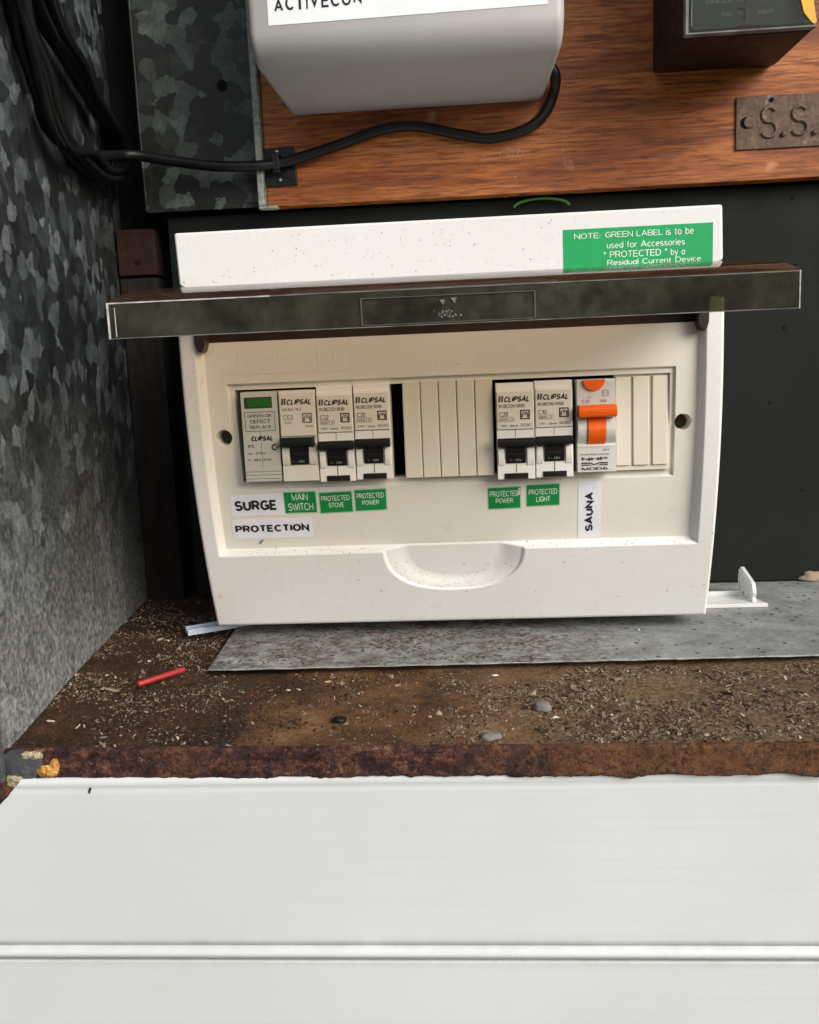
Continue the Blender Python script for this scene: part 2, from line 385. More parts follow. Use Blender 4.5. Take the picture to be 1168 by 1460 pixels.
def arc(cx, cy, rx, ry, a0, a1, n=9): return [(cx+rx*math.cos(R(a0+(a1-a0)*i/n)), cy+ry*math.sin(R(a0+(a1-a0)*i/n))) for i in range(n+1)]
GL = {' ': (.28, []), 'A': (.76, [[(0, 0), (.38, 1), (.76, 0)], [(.13, .33), (.63, .33)]]),
 'B': (.64, [[(0, 0), (0, 1), (.34, 1)]+arc(.36, .76, .24, .24, 90, -90)+[(.02, .52)], [(.3, .52)]+arc(.37, .26, .27, .26, 90, -90)+[(0, 0)]]),
 'C': (.70, [arc(.37, .5, .37, .5, 42, 318, 16)]), 'D': (.68, [[(0, 0), (0, 1), (.26, 1)]+arc(.28, .5, .40, .5, 90, -90, 12)+[(0, 0)]]),
 'E': (.60, [[(.60, 1), (0, 1), (0, 0), (.62, 0)], [(.03, .52), (.55, .52)]]), 'F': (.56, [[(.56, 1), (0, 1), (0, 0)], [(.03, .50), (.48, .50)]]),
 'G': (.74, [arc(.38, .5, .38, .5, 42, 300, 16)+[(.74, .14), (.74, .46), (.40, .46)]]), 'H': (.66, [[(0, 0), (0, 1)], [(.66, 0), (.66, 1)], [(.03, .52), (.63, .52)]]),
 'I': (.0, [[(0, 0), (0, 1)]]), 'J': (.5, [[(.5, 1), (.5, .28)]+arc(.25, .26, .25, .26, 0, -180)]), 'K': (.66, [[(0, 0), (0, 1)], [(.64, 1), (.04, .36)], [(.24, .56), (.68, 0)]]),
 'L': (.54, [[(0, 1), (0, 0), (.54, 0)]]), 'M': (.80, [[(0, 0), (0, 1), (.40, .08), (.80, 1), (.80, 0)]]), 'N': (.68, [[(0, 0), (0, 1), (.68, 0), (.68, 1)]]),
 'O': (.78, [arc(.39, .5, .39, .5, 90, 450, 22)]), 'P': (.62, [[(0, 0), (0, 1), (.34, 1)]+arc(.36, .73, .26, .27, 90, -90)+[(.02, .46)]]),
 'Q': (.78, [arc(.39, .5, .39, .5, 90, 450, 22), [(.45, .25), (.76, -.04)]]), 'R': (.66, [[(0, 0), (0, 1), (.36, 1)]+arc(.38, .74, .25, .26, 90, -90)+[(.02, .48)], [(.38, .46), (.66, 0)]]),
 'S': (.64, [arc(.32, .745, .29, .255, 28, 250, 11)+arc(.32, .255, .32, .255, 72, -158, 11)]), 'T': (.64, [[(0, 1), (.64, 1)], [(.32, 0), (.32, .96)]]),
 'U': (.66, [[(0, 1), (0, .34)]+arc(.33, .33, .33, .33, 180, 360)+[(.66, 1)]]), 'V': (.70, [[(0, 1), (.35, 0), (.70, 1)]]), 'W': (1.0, [[(0, 1), (.26, 0), (.5, .94), (.74, 0), (1.0, 1)]]),
 'X': (.66, [[(0, 0), (.66, 1)], [(0, 1), (.66, 0)]]), 'Y': (.66, [[(0, 1), (.33, .46), (.66, 1)], [(.33, 0), (.33, .46)]]), 'Z': (.62, [[(0, 1), (.60, 1), (0, 0), (.62, 0)]]),
 '0': (.52, [arc(.26, .5, .26, .5, 90, 450, 18)]), '1': (.28, [[(0, .78), (.26, 1), (.26, 0)]]), '2': (.54, [arc(.27, .72, .27, .28, 160, -20, 9)+[(0, 0), (.55, 0)]]),
 '3': (.52, [arc(.25, .75, .24, .25, 150, -90, 10), arc(.25, .26, .27, .26, 90, -150, 10)]), '4': (.56, [[(.42, 0), (.42, 1), (0, .28), (.58, .28)]]),
 '5': (.54, [[(.50, 1), (.08, 1), (.03, .52)]+arc(.26, .32, .27, .32, 120, -150, 12)]), '6': (.54, [arc(.27, .3, .27, .3, 90, 450, 16), [(.01, .34), (.06, .75)]+arc(.30, .74, .25, .26, 150, 40, 5)]),
 '7': (.52, [[(0, 1), (.52, 1), (.18, 0)]]), '8': (.52, [arc(.26, .76, .22, .24, 90, 450, 14), arc(.26, .26, .27, .26, 90, 450, 16)]), '9': (.54, [arc(.27, .7, .27, .3, 90, 450, 16), [(.53, .66), (.48, .25)]+arc(.24, .26, .25, .26, -30, -140, 5)]),
 'a': (.46, [arc(.23, .32, .23, .33, 0, 360, 14), [(.46, .70), (.46, 0)]]), 'b': (.46, [arc(.24, .34, .23, .33, 0, 360, 14), [(0, 1), (0, 0)]]), 'c': (.42, [arc(.24, .34, .24, .34, 50, 310, 11)]),
 'd': (.46, [arc(.23, .34, .23, .33, 0, 360, 14), [(.46, 1), (.46, 0)]]), 'e': (.46, [[(.03, .36), (.46, .36)]+arc(.23, .34, .23, .34, 8, 310, 13)]), 'f': (.26, [[(.10, 0), (.10, .82)]+arc(.26, .82, .16, .18, 180, 90, 4), [(0, .66), (.26, .66)]]),
 'g': (.46, [arc(.23, .34, .23, .33, 0, 360, 14), [(.46, .68), (.46, -.1)]+arc(.23, -.1, .23, .2, 0, -150, 6)]), 'h': (.42, [[(0, 0), (0, 1)], [(0, .42)]+arc(.21, .45, .21, .23, 170, 0, 6)+[(.42, 0)]]),
 'i': (.0, [[(0, 0), (0, .68)], [(0, .88), (0, 1)]]), 'k': (.42, [[(0, 0), (0, 1)], [(.4, .68), (.04, .26)], [(.15, .4), (.42, 0)]]), 'l': (.0, [[(0, 0), (0, 1)]]), 'm': (.7, [[(0, 0), (0, .68)], [(0, .42)]+arc(.17, .45, .17, .23, 170, 0, 6)+[(.35, 0)], [(.35, .42)]+arc(.52, .45, .17, .23, 170, 0, 6)+[(.7, 0)]]),
 'n': (.42, [[(0, 0), (0, .68)], [(0, .42)]+arc(.21, .45, .21, .23, 170, 0, 6)+[(.42, 0)]]), 'o': (.48, [arc(.24, .34, .24, .34, 90, 450, 16)]), 'p': (.46, [arc(.24, .34, .23, .33, 0, 360, 14), [(0, .68), (0, -.28)]]),
 'r': (.26, [[(0, 0), (0, .68)], [(0, .44)]+arc(.2, .46, .2, .22, 170, 75, 4)]), 's': (.40, [arc(.2, .51, .18, .17, 30, 250, 8)+arc(.2, .17, .2, .17, 72, -158, 8)]), 't': (.26, [[(.10, .9), (.10, .14)]+arc(.22, .14, .12, .14, 180, 270, 4), [(0, .66), (.26, .66)]]),
 'u': (.42, [[(0, .68), (0, .24)]+arc(.21, .22, .21, .22, 180, 360, 7), [(.42, .68), (.42, 0)]]), 'v': (.44, [[(0, .68), (.22, 0), (.44, .68)]]), 'w': (.64, [[(0, .68), (.17, 0), (.32, .66), (.47, 0), (.64, .68)]]), 'y': (.44, [[(0, .68), (.23, 0)], [(.44, .68), (.16, -.26), (.02, -.26)]]), 'x': (.42, [[(0, 0), (.42, .68)], [(0, .68), (.42, 0)]]),
 '.': (.0, [[(0, 0), (0, .12)]]), ':': (.0, [[(0, 0), (0, .12)], [(0, .5), (0, .62)]]), '-': (.30, [[(0, .4), (.30, .4)]]), "'": (.0, [[(0, .75), (0, 1)]]), '"': (.16, [[(0, .75), (0, 1)], [(.16, .75), (.16, 1)]]),
 '(': (.16, [arc(.3, .5, .3, .6, 140, 220, 6)]), ')': (.16, [arc(-.14, .5, .3, .6, 40, -40, 6)]), '/': (.34, [[(0, 0), (.34, 1)]]), '~': (.4, [[(0, .42), (.12, .52), (.28, .40), (.40, .50)]])}
def ribbon(pl, h):
    pl = [p for i, p in enumerate(pl) if i == 0 or math.hypot(p[0]-pl[i-1][0], p[1]-pl[i-1][1]) > 1e-4]
    closed = len(pl) > 3 and math.hypot(pl[0][0]-pl[-1][0], pl[0][1]-pl[-1][1]) < 1e-4
    if closed: pl = pl[:-1]
    n = len(pl); Lp, Rp = [], []
    for i in range(n):
        p = pl[i]; a = pl[i-1] if (i > 0 or closed) else None; b = pl[(i+1) % n] if (i < n-1 or closed) else None
        def dr(u, v): l = math.hypot(v[0]-u[0], v[1]-u[1]) or 1; return ((v[0]-u[0])/l, (v[1]-u[1])/l)
        d1 = dr(a, p) if a else dr(p, b); d2 = dr(p, b) if b else d1
        n1 = (-d1[1], d1[0]); n2 = (-d2[1], d2[0]); m_ = (n1[0]+n2[0], n1[1]+n2[1]); l = math.hypot(*m_) or 1; m_ = (m_[0]/l, m_[1]/l)
        k = h/max(.35, m_[0]*n1[0]+m_[1]*n1[1])
        Lp.append((p[0]+m_[0]*k, p[1]+m_[1]*k)); Rp.append((p[0]-m_[0]*k, p[1]-m_[1]*k))
    q = [(i, (i+1) % n) for i in range(n if closed else n-1)]
    return [[Lp[i], Lp[j], Rp[j], Rp[i]] for i, j in q]
_txt = {}
def text_mesh(s, weight=0.0, shear=0.0):
    """strokes of a plain sans lettering -> (verts 0..1, faces, layer per vertex)"""
    key = (s, weight, shear)
    if key not in _txt:
        h = .058+weight*1.25; x = 0; vs = []; fs = []; ly = []; k = 0
        for ch in s:
            wd, pls = GL[ch]
            for li, pl in enumerate(pls):
                for q in ribbon([(px+x, py) for px, py in pl], h):
                    b = len(vs); vs += q; fs.append((b, b+1, b+2, b+3)); ly += [li]*4
            x += wd+.09+1.6*h
        vs = [(a+shear*b, b) for a, b in vs]
        x0 = min(v[0] for v in vs); x1 = max(v[0] for v in vs); y0 = min(v[1] for v in vs); y1 = max(v[1] for v in vs)
        dx = (x1-x0) or 1; dy = (y1-y0) or 1
        _txt[key] = ([((a-x0)/dx, (b-y0)/dy) for a, b in vs], fs, ly)
    return _txt[key]
def put_text(mb, s, x0, x1, z0, z1, yfun, weight=.015, shear=0.0, rot90=False):
    """flat lettering filling the rectangle; yfun gives the depth of the printed surface"""
    vs, fs, ly = text_mesh(s, weight, shear)
    out = []
    for (a, b), L_ in zip(vs, ly):
        if rot90: x = x1-(x1-x0)*b; z = z0+(z1-z0)*a
        else: x = x0+(x1-x0)*a; z = z0+(z1-z0)*b
        out.append((x, yfun(x, z)-.012*L_, z))
    return mb.add(out, fs)

# ------------------------------------------------------------ the setting: garden ground
g = MB().add([(-60000, -60000, -1300), (60000, -60000, -1300), (60000, 60000, -1300), (-60000, 60000, -1300)], [(0, 1, 2, 3)]).build('ground', 'ground')
tag(g, kind='structure')

mb = MB(); nx, nz = 160, 60; vs = []
for i in range(nx+1):
    for j in range(nz+1):
        x = -16000+32000*i/nx; z = -1300+2700*j/nz
        vs.append((x, -9000-450*mnoise.fractal(Vector((x*.0012, z*.0012, 2)), .7, 2.2, 5)-(z > 1100)*600, z+260*mnoise.noise(Vector((x*.0016, 0, z*.001)))))
mb.add(vs, [(i*(nz+1)+j, (i+1)*(nz+1)+j, (i+1)*(nz+1)+j+1, i*(nz+1)+j+1) for i in range(nx) for j in range(nz)])
tag(mb.build('hedge', 'hedge'), 'unseen olive green hedge added behind the viewer to darken reflections', 'hedge', kind='stuff')  # out of view, added to darken reflections and block the low sky
# ------------------------------------------------------------ weatherboard wall under the cabinet
hw = empty('house_wall', (0, -117, -1290), 'white painted weatherboard wall below the rusty shelf edge', 'wall')
def board(z0, z1, x0, x1, corner=False):
    mb = MB(); ys = -117
    prof = [(z1, ys+2.2), (z1-.25, ys+.9), (z1-.9, ys+.25), (z1-2.2, ys), (z1-3.4, ys), (z1-4.2, ys+.35), (z1-5.4, ys+.05), (z1-7, ys)]
    n = 26
    for i in range(1, n+1): prof.append((z1-7-(z1-7-z0)*i/n, ys))
    prof.append((z0-.3, ys+1.5)); 
    L = len(prof)
    vs = []
    NX = 60
    for k in range(NX+1):
        for (z, y) in prof:
            xl = x0
            if corner:
                d = z1-z
                xl = -184.6-d*.93-(0.35*math.sin(d*1.7)+.3*math.sin(d*4.1)) if d < 60 else -184.6-60*.93
            x = xl+(x1-xl)*(k/NX)**1.0
            vs.append((x, y, z))
    fs = [(k*L+i, (k+1)*L+i, (k+1)*L+i+1, k*L+i+1) for k in range(NX) for i in range(L-1)]
    mb.add(vs, fs)
    b = len(mb.v)
    return mb
board(-84.0, -11.4, -300, 460, True).build('weatherboard', 'board_paint', hw, smooth=True)
mb = MB()
prof = [(-115.2, -83.9)]+[(-117.0-2.1*math.sin(math.pi*i/10), -84.4-5.6*i/10) for i in range(11)]+[(-115.2, -90.6), (-112, -90.6), (-112, -83.9)]
mb.prism_x(prof, -400, 460); mb.build('bead_moulding', 'board_paint', hw, bevel=.2)
b2 = MB(); b2.box(-400, 460, -116.6, -100, -230, -91.4); b2.build('weatherboard', 'board_paint', hw, bevel=.9)
b3 = MB(); b3.box(-400, 460, -116.6, -100, -1290, -231); b3.build('wall_cladding', 'board_paint', hw, bevel=.9)
mk = MB()
mk.add([(-157.6, -117.25, -17.3), (-156.9, -117.25, -17.6), (-156.4, -117.25, -16.2), (-155.9, -117.25, -15.0), (-156.6, -117.25, -14.9), (-157.4, -117.25, -16.0)], [(0, 1, 2, 3, 4, 5)])
mk.build('paint_chip', 'ink', hw)
bk = MB().box(-400, 460, -99.9, -95, -90, -12.6); bk.build('wall_lining', 'batten', hw)

# ------------------------------------------------------------ steel cabinet: side, back, roof, shelf floor and lip
cab = empty('steel_cabinet', (0, 0, -12), 'galvanised steel meter cabinet with mottled side wall and rusty floor', 'cabinet')
def quadbox(pts, z0, z1): return MB().prism_z(pts, z0, z1)
# left wall, slightly skewed, as a fine sheet 1.5 mm thick
quadbox([(-217.3, 140), (-191.5, -118), (-193.5, -118), (-219.3, 140)], -4, 900).build('side_panel', 'galv_wall', cab)
quadbox([(900, 140), (900, -118), (902, -118), (902, 140)], -4, 900).build('side_panel', 'galv', cab)
quadbox([(-230, 150), (902, 150), (902, -150), (-230, -150)], 900, 903).build('roof_panel', 'galv', cab)
MB().box(-225, 902, 141, 143, -4, 900).build('back_panel', 'dark_void', cab)
MB().box(-193.6, -189.9, -121.2, -118.2, -11, 640).build('side_flange', 'lip_paint', cab, bevel=.6)

def dz(x, y):
    p = Vector((x*.02, y*.02, 1.3))
    h = mnoise.fractal(p, .8, 2.1, 5)*1.0
    h2 = mnoise.noise(Vector((x*.35, y*.35, 4)))*.35+mnoise.noise(Vector((x*.9, y*.9, 7)))*.22
    pile = 2.2*max(0, 1-abs(x+218-(.1*(135-y)))/35)*max(0, min(1, (y+100)/60))
    return max(-.9, h*.8+h2+pile)-.9
mb = MB(); nx, ny = 420, 170
vs = []
for i in range(nx+1):
    for j in range(ny+1):
        t = j/ny; xl = -191.6-(25.6)*t; x = xl+(440-xl)*(i/nx); y = -114.6+255*t
        vs.append((x, y, dz(x, y) if y < 125 else -.5))
mb.add(vs, [(i*(ny+1)+j, (i+1)*(ny+1)+j, (i+1)*(ny+1)+j+1, i*(ny+1)+j+1) for i in range(nx) for j in range(ny)])
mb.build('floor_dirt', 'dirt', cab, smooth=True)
MB().box(-190, 900, -110, 140, -4, -2).build('floor_panel', 'rust', cab)
# lip: rough flaking strip
def lipy(x): return -115.0-(x+190)*.0155
mb = MB(); nx, nz = 620, 16; vs = []
for i in range(nx+1):
    x = -193+ (440+193)*i/nx
    jag = 1.1*mnoise.fractal(Vector((x*.06, 1, 2)), .6, 2.2, 6)+.35*mnoise.noise(Vector((x*.7, 0, 0)))
    zt = .35+.25*mnoise.noise(Vector((x*.5, 3, 0)))
    zb = -11.6+min(.5, jag)-.2
    for j in range(nz+1):
        z = zt+(zb-zt)*j/nz
        y = lipy(x)-.5*mnoise.fractal(Vector((x*.12, z*.3, 5)), .6, 2.2, 5)
        if j == 0: y += .7
        vs.append((x, y-.4 if 0 < j < nz else y, z))
    vs.append((x, lipy(x)+2.6, zb)); vs.insert(len(vs)-nz-2, (x, lipy(x)+2.4, zt))
L = nz+3
mb.add(vs, [(i*L+j, (i+1)*L+j, (i+1)*L+j+1, i*L+j+1) for i in range(nx) for j in range(L-1)])
mb.build('front_lip', 'rust', cab, smooth=True)
# patch of old grey paint, pale crust and yellow filler at the left end of the lip
def blob(cx, cz, rx, rz, y, seed, n=26, th=.8, jit=.28):
    pts = []
    for i in range(n):
        a = 2*math.pi*i/n; k = 1+jit*mnoise.noise(Vector((math.cos(a)*1.8+seed, math.sin(a)*1.8, seed)))+jit*.6*mnoise.noise(Vector((math.cos(a)*5+seed, math.sin(a)*5, seed*2)))
        pts.append((cx+rx*k*math.cos(a), cz+rz*k*math.sin(a)))
    mb = MB(); N = 5; vs = []
    for j in range(N):
        f = 1-j/N; 
        for p in pts:
            vs.append((cx+(p[0]-cx)*f, y-th*(1-f*f)-.15*mnoise.noise(Vector((p[0]*f, p[1]*f, j)))*2, cz+(p[1]-cz)*f))
    vs.append((cx, y-th, cz))
    fs = [(j*n+i, j*n+(i+1) % n, (j+1)*n+(i+1) % n, (j+1)*n+i) for j in range(N-1) for i in range(n)]
    fs += [((N-1)*n+i, (N-1)*n+(i+1) % n, len(vs)-1) for i in range(n)]
    mb.add(vs, fs); return mb
blob(-184.5, -5.4, 9.2, 6.4, -115.9, 3, th=.5, jit=.15).build('paint_patch', 'lip_paint', cab, smooth=True)
blob(-179.8, -1.6, 4.6, 1.9, -116.3, 8, th=.9).build('crust_patch', 'lichen', cab, smooth=True)
blob(-174.0, -8.4, 4.6, 2.6, -116.1, 12, th=1.6).build('foam_patch', 'foam', cab, smooth=True)
blob(-170.6, -6.0, 2.0, 3.0, -116.1, 15, th=1.2).build('foam_patch', 'foam', cab, smooth=True)
blob(-186.5, -12.5, 5.0, 3.6, -115.5, 19, th=.9).build('crust_patch', 'lichen', cab, smooth=True)
mb = MB().box(-215, -186, -115.4, -113.5, -34, -10); mb.build('corner_plate', 'rust', cab, bevel=.5)

# loose litter covering the shelf (uncountable)
mb = MB()
def flake(mb, x, y, z, a, b, t, rz, tilt):
    c, s_ = math.cos(rz), math.sin(rz); n = 5; top = []; bot = []
    for i in range(n):
        an = 2*math.pi*i/n+random.uniform(-.3, .3); px = a*math.cos(an)*random.uniform(.7, 1.1); py = b*math.sin(an)*random.uniform(.7, 1.1)
        X = x+px*c-py*s_; Y = y+px*s_+py*c; Z = z+px*tilt
        top.append((X, Y, Z+t)); bot.append((X, Y, Z))
    mb.add(top+bot, [tuple(range(n)), tuple(range(2*n-1, n-1, -1))]+[(i, i+n, (i+1) % n+n, (i+1) % n) for i in range(n)])
dk = MB(); cnt = 0
while cnt < 40000:
    x = random.uniform(-212, 225); y = random.uniform(-115, 125)
    if x < -192-(y+113)*.104+1: continue
    if x > -134 and -25 < y: continue
    d = .10+.72*max(0, min(1, (x+40)/70))
    cl = mnoise.noise(Vector((x*.03, y*.045, 9)))+.5*mnoise.noise(Vector((x*.11, y*.13, 5)))
    if random.random() > d*(.70+cl*2.4)+(.22*(1+2*cl) if x < -120 and y > -75 else 0): continue
    sz = random.choice((.18, .22, .26, .3, .36, .45, .6, .8)) * (random.uniform(.7, 1.2))
    if random.random() < .03: sz *= 2.2
    flake(mb, x, y, dz(x, y)-.15, sz*random.uniform(.8, 2.0), sz*random.uniform(.4, .9), sz*random.uniform(.2, .6), random.uniform(0, 6.3), random.uniform(-.9, .9)); cnt += 1
for _ in range(5200):
    x = random.uniform(-212, -60); y = random.uniform(-112, 120)
    if x < -192-(y+113)*.104+1 or (x > -134 and y > -25) or mnoise.noise(Vector((x*.05, y*.06, 31))) < random.uniform(-.2, .35): continue
    sz = random.uniform(.25, .9); flake(dk, x, y, dz(x, y)-.1, sz, sz*.8, sz*random.uniform(.5, 1.1), random.uniform(0, 6.3), random.uniform(-.6, .6))
for _ in range(260):      # thin dry stalks
    x = random.uniform(-20, 215); y = random.uniform(-113, -32); a = random.uniform(0, 6.3); l = random.uniform(2, 6)
    z = dz(x, y)+.4
    mb.tube([(x, y, z), (x+l*.5*math.cos(a), y+l*.5*math.sin(a), z+random.uniform(0, .8)), (x+l*math.cos(a+.4), y+l*math.sin(a+.4), z)], .16, 4)
o = mb.build('leaf_litter', 'debris'); tag(o, 'brown crumbs, rust flakes and dry leaf bits scattered on the shelf', 'debris', kind='stuff')

o = dk.build('rotted_crumbs', 'humus'); tag(o, 'dark rotted crumbs gathered toward the galvanised wall', 'debris', kind='stuff')
# loose litter lying on the zinc sheet
mb = MB()
for _ in range(1700):
    x = random.gauss(-45, 52); y = random.uniform(-22, 60)
    if not (-128 < x < 150) or mnoise.noise(Vector((x*.05, y*.05, 2))) < -.1: continue
    sz = random.uniform(.2, .75); flake(mb, x, y, 3.25, sz*1.5, sz*.8, sz*.3, random.uniform(0, 6), random.uniform(-.2, .2))
o = mb.build('sheet_litter', 'debris'); tag(o, 'fine brown crumbs lying on the grey sheet strip', 'debris', kind='stuff')

# ------------------------------------------------------------ grey sheet strip on the shelf
zs = empty('sheet_strip', (0, 10, 0), 'flat grey zinc sheet strip lying on shelf under the switchboard', 'metal strip')
pts = [(-132.5, -27.7), (-60, -26.3), (40, -24.9), (160, -23.4), (440, -19.5), (440, 122), (-140.5, 122)]
MB().prism_z(pts, 2.1, 3.1).build('sheet', 'zinc', zs, bevel=.25)
mb = MB()
mb.tube([(-122.8+4.6*math.cos(a*math.pi/12), -17.3+6.2*math.sin(a*math.pi/12), 3.1) for a in range(25)], .35, 6, False)
mb.build('washer_mark', 'zinc', zs, smooth=True)
MB().prism_z([(-122.8+2.2*math.cos(a*math.pi/6), -17.3+3*math.sin(a*math.pi/6)) for a in range(12)], 3.0, 3.7).build('rivet', 'zinc', zs, bevel=.3)
mb = MB().tube([(-132.4+293*i/60, -28.2+4.4*i/60, 2.7+.12*math.sin(i*1.3)) for i in range(61)], .38, 6); mb.build('cut_edge', 'galv_edge', zs, smooth=True)

# ------------------------------------------------------------ back: flange strip, edge channel, wooden board, black board, battens
fl = empty('galvanised_strip', (-155, 110, 240), 'dark mottled galvanised sheet strip with a bolt hole beside the wooden board', 'sheet metal')
mb = MB()
hx, hz, hr = -138.8, 310.2, 3.2
n = 24; ring = [(hx+hr*math.cos(2*math.pi*i/n), 110, hz+hr*math.sin(2*math.pi*i/n)) for i in range(n)]
x0, x1, z0, z1 = -190, -117.5, 241, 640
outer = []
for i in range(n):
    a = 2*math.pi*i/n; c, s_ = math.cos(a), math.sin(a)
    t = min(((x1-hx) if c > 0 else (x0-hx))/c if abs(c) > 1e-6 else 1e9, ((60) if s_ > 0 else (z0-hz))/s_ if abs(s_) > 1e-6 else 1e9)
    outer.append((hx+t*c, 110, hz+t*s_))
mb.add(ring+outer, [(i, (i+1) % n, n+(i+1) % n, n+i) for i in range(n)])
mb.add([(x, 110, z) for x in (x0, x1) for z in (hz+60, z1)], [(0, 2, 3, 1)])
for cx_, cz_ in ((x0, z0), (x1, z0), (x0, hz+60), (x1, hz+60)):
    pass
mb.box(x0, x1, 110.3, 111.3, z0, z1)
mb2 = MB().disc_y(hx, hz, hr, 109.6, 110.2, 20)
s1 = MB().box(x0, x1, 110, 111.3, z0+.3, z1); s1.build('sheet', 'galv', fl, bevel=.3)
mb2.build('bolt_hole', 'dark_void', fl)
mb = MB().tube([(-189.6, 109.4, 242+i*10) for i in range(41)], .9, 8); mb.build('folded_edge', 'galv', fl, smooth=True)
ec = MB(); ec.box(-119.7, -115.8, 98.2, 110, 240, 640); ec.box(-119.7, -108.5, 98.2, 105, 238.2, 239.9)
o = ec.build('edge_channel', 'galv_edge', fl, bevel=.8)

wb = empty('wooden_board', (130, 105, 240), 'reddish plywood mounting board with fine grain behind the meters', 'board')
MB().box(-115.6, 900, 105, 116.5, 240.2, 640).build('plywood', 'wood', wb, bevel=.7)
for (x, z, r) in ((29.3, 249.4, .55), (12, 262, .4)): MB().disc_y(x, z, r, 104.7, 105.1, 12).build('nail_head', 'chiptan', wb)
mb = MB()
for k in range(60):
    x = random.choice([random.gauss(24.9, 4), random.gauss(29, 3), random.uniform(60, 190)]); z = random.gauss(262.8, 1.4) if x < 40 else random.uniform(243, 282)
    if x > 60 and random.random() < .7: continue
    flake_r = random.uniform(.15, .55); mb.disc_y(x, z, flake_r, 104.85, 105.02, 6)
tag(mb.build('scratch_marks', 'chiptan', wb), kind='stuff')

bb = empty('backing_board', (60, 118, 4), 'black backing board with small screw holes behind the switchboard', 'board')
MB().box(-180.5, 900, 118, 126, 3.9, 239.4).build('board_sheet', 'black_board', bb, bevel=.8)
for (x, z) in ((188.9, 231.2), (186.1, 157.8), (178.5, 113.9), (191.8, 193.5), (199, 60)):
    MB().disc_y(x, z, 1.15, 117.8, 118.1, 16).build('screw_hole', 'dark_void', bb)
bt = empty('timber_batten', (-200, 122, 0), 'dark upright timber batten in the corner left of the switchboard', 'timber')
MB().box(-214.6, -190.6, 122, 140, -1, 205.0).build('upright', 'batten', bt, bevel=.8)
tb = empty('timber_block', (-200, 121, 206), 'reddish brown timber block with a knot hole on top of the batten', 'timber')
o = MB().box(-214.4, -190.2, 121, 140, 206.4, 234.2).build('block', 'block_timber', tb, bevel=1.0)
MB().disc_y(-201.5, 214.5, 1.9, 120.7, 121.2, 16).build('nail_hole', 'dark_void', tb)
mb = MB().tube([(44.5+16*math.cos(a), 113, 233.4+4.6*math.sin(a)) for a in [math.pi*i/16 for i in range(17)]], .85, 8)
tag(mb.build('green_wire', 'greenwire', smooth=True), 'green earth wire arching above the top of the switchboard', 'wire')

# ------------------------------------------------------------ embossed S.S. plate
pl = empty('embossed_plate', (180, 104, 257), 'small rusty brown metal plate with raised letters screwed on the wooden board', 'plate')
MB().box(152.9, 240, 103.6, 105, 256.9, 285.2).build('plate', 'plate', pl, bevel=.3)
mb = MB()
def raised(mb, ch, x0, x1, z0, z1, y, r):
    wd, pls = GL[ch]
    for pl_ in pls: mb.tube([(x0+(x1-x0)*px/(wd or 1), y, z0+(z1-z0)*pz) for px, pz in pl_], r, 10)
raised(mb, 'S', 166.6, 174.8, 263.0, 278.8, 103.5, 1.0)
raised(mb, 'S', 183.2, 191.6, 263.4, 278.4, 103.5, 1.0)
raised(mb, 'A', 200.2, 212, 262.6, 278.6, 103.3, 1.15)
for x_ in (178.8, 195.8): mb.tube([(x_, 104, 264.0), (x_, 103.0, 264.0), (x_, 102.5, 264.0)], 1.5, 12)
mb.build('lettering', 'plate', pl, smooth=True)
mb = MB().disc_y(159.9, 271.2, 3.0, 102.6, 103.7, 20); o = mb.build('screw', 'plate', pl, bevel=.5)
mb = MB().disc_y(158.3, 271.2, 3.1, 103.3, 103.65, 20); mb.build('screw_hole', 'dark_void', pl)
mb = MB().disc_y(172.0, 282.6, 1.3, 103.2, 103.65, 14); mb.build('nail_hole', 'dark_void', pl)

# ------------------------------------------------------------ grey meter box at the top
gb = empty('meter_box', (-26, 60, 290), 'large pale grey plastic meter box with white label at the top of the board', 'meter box')
def rounded_rect_profile(yf_, yb, z0, r, ztop):
    pts = [(yb, z0-1.2)]
    for i in range(9):
        a = R(-90+ -90*i/8 + 0)
        pts.append((yf_+r+r*math.cos(R(270-90*i/8)) , z0+3.4+r+r*math.sin(R(270-90*i/8))))
    pts += [(yf_, ztop), (yb, ztop)]
    return pts
prof = rounded_rect_profile(25, 104.9, 291.5, 14, 640)
def taper_x(side, y):   # side walls flare slightly towards the front
    t = (105-y)/80
    return (-99.4-4.2*t) if side < 0 else (46.6+4.0*t)
mb = MB(); n = len(prof)
# loft across x with rounded vertical corners
XS = []
cols = 14
rows = []
for k in range(cols+1):
    rows.append(k)
L_ = []; Rr = 4.0
def shrink(y, z, d):   # inset of the profile near the sides -> rounded corner
    return (max(y, 25+d) if y < 60 else y, z)
secs = []
for d_in, d_y in ((0, 4.0), (.5, 2.4), (1.2, 1.3), (2.4, .5), (4.2, 0)):
    secs.append((d_in, d_y))
loops = []
for (d_in, d_y) in secs: loops.append([(taper_x(-1, y)+d_in, y+(d_y if y < 104 else 0), z+(d_y if z < 310 else 0)) for y, z in prof])
for (d_in, d_y) in reversed(secs): loops.append([(taper_x(1, y)-d_in, y+(d_y if y < 104 else 0), z+(d_y if z < 310 else 0)) for y, z in prof])
vs = [p for lp in loops for p in lp]
fs = [(k*n+i, k*n+(i+1) % n, (k+1)*n+(i+1) % n, (k+1)*n+i) for k in range(len(loops)-1) for i in range(n)]
fs += [tuple(range(n)), tuple(range(len(vs)-1, len(vs)-n-1, -1))]
mb.add(vs, fs); o = mb.build('casing', 'meter_grey', gb, smooth=True)
md = o.modifiers.new('es', 'EDGE_SPLIT'); md.split_angle = R(50)
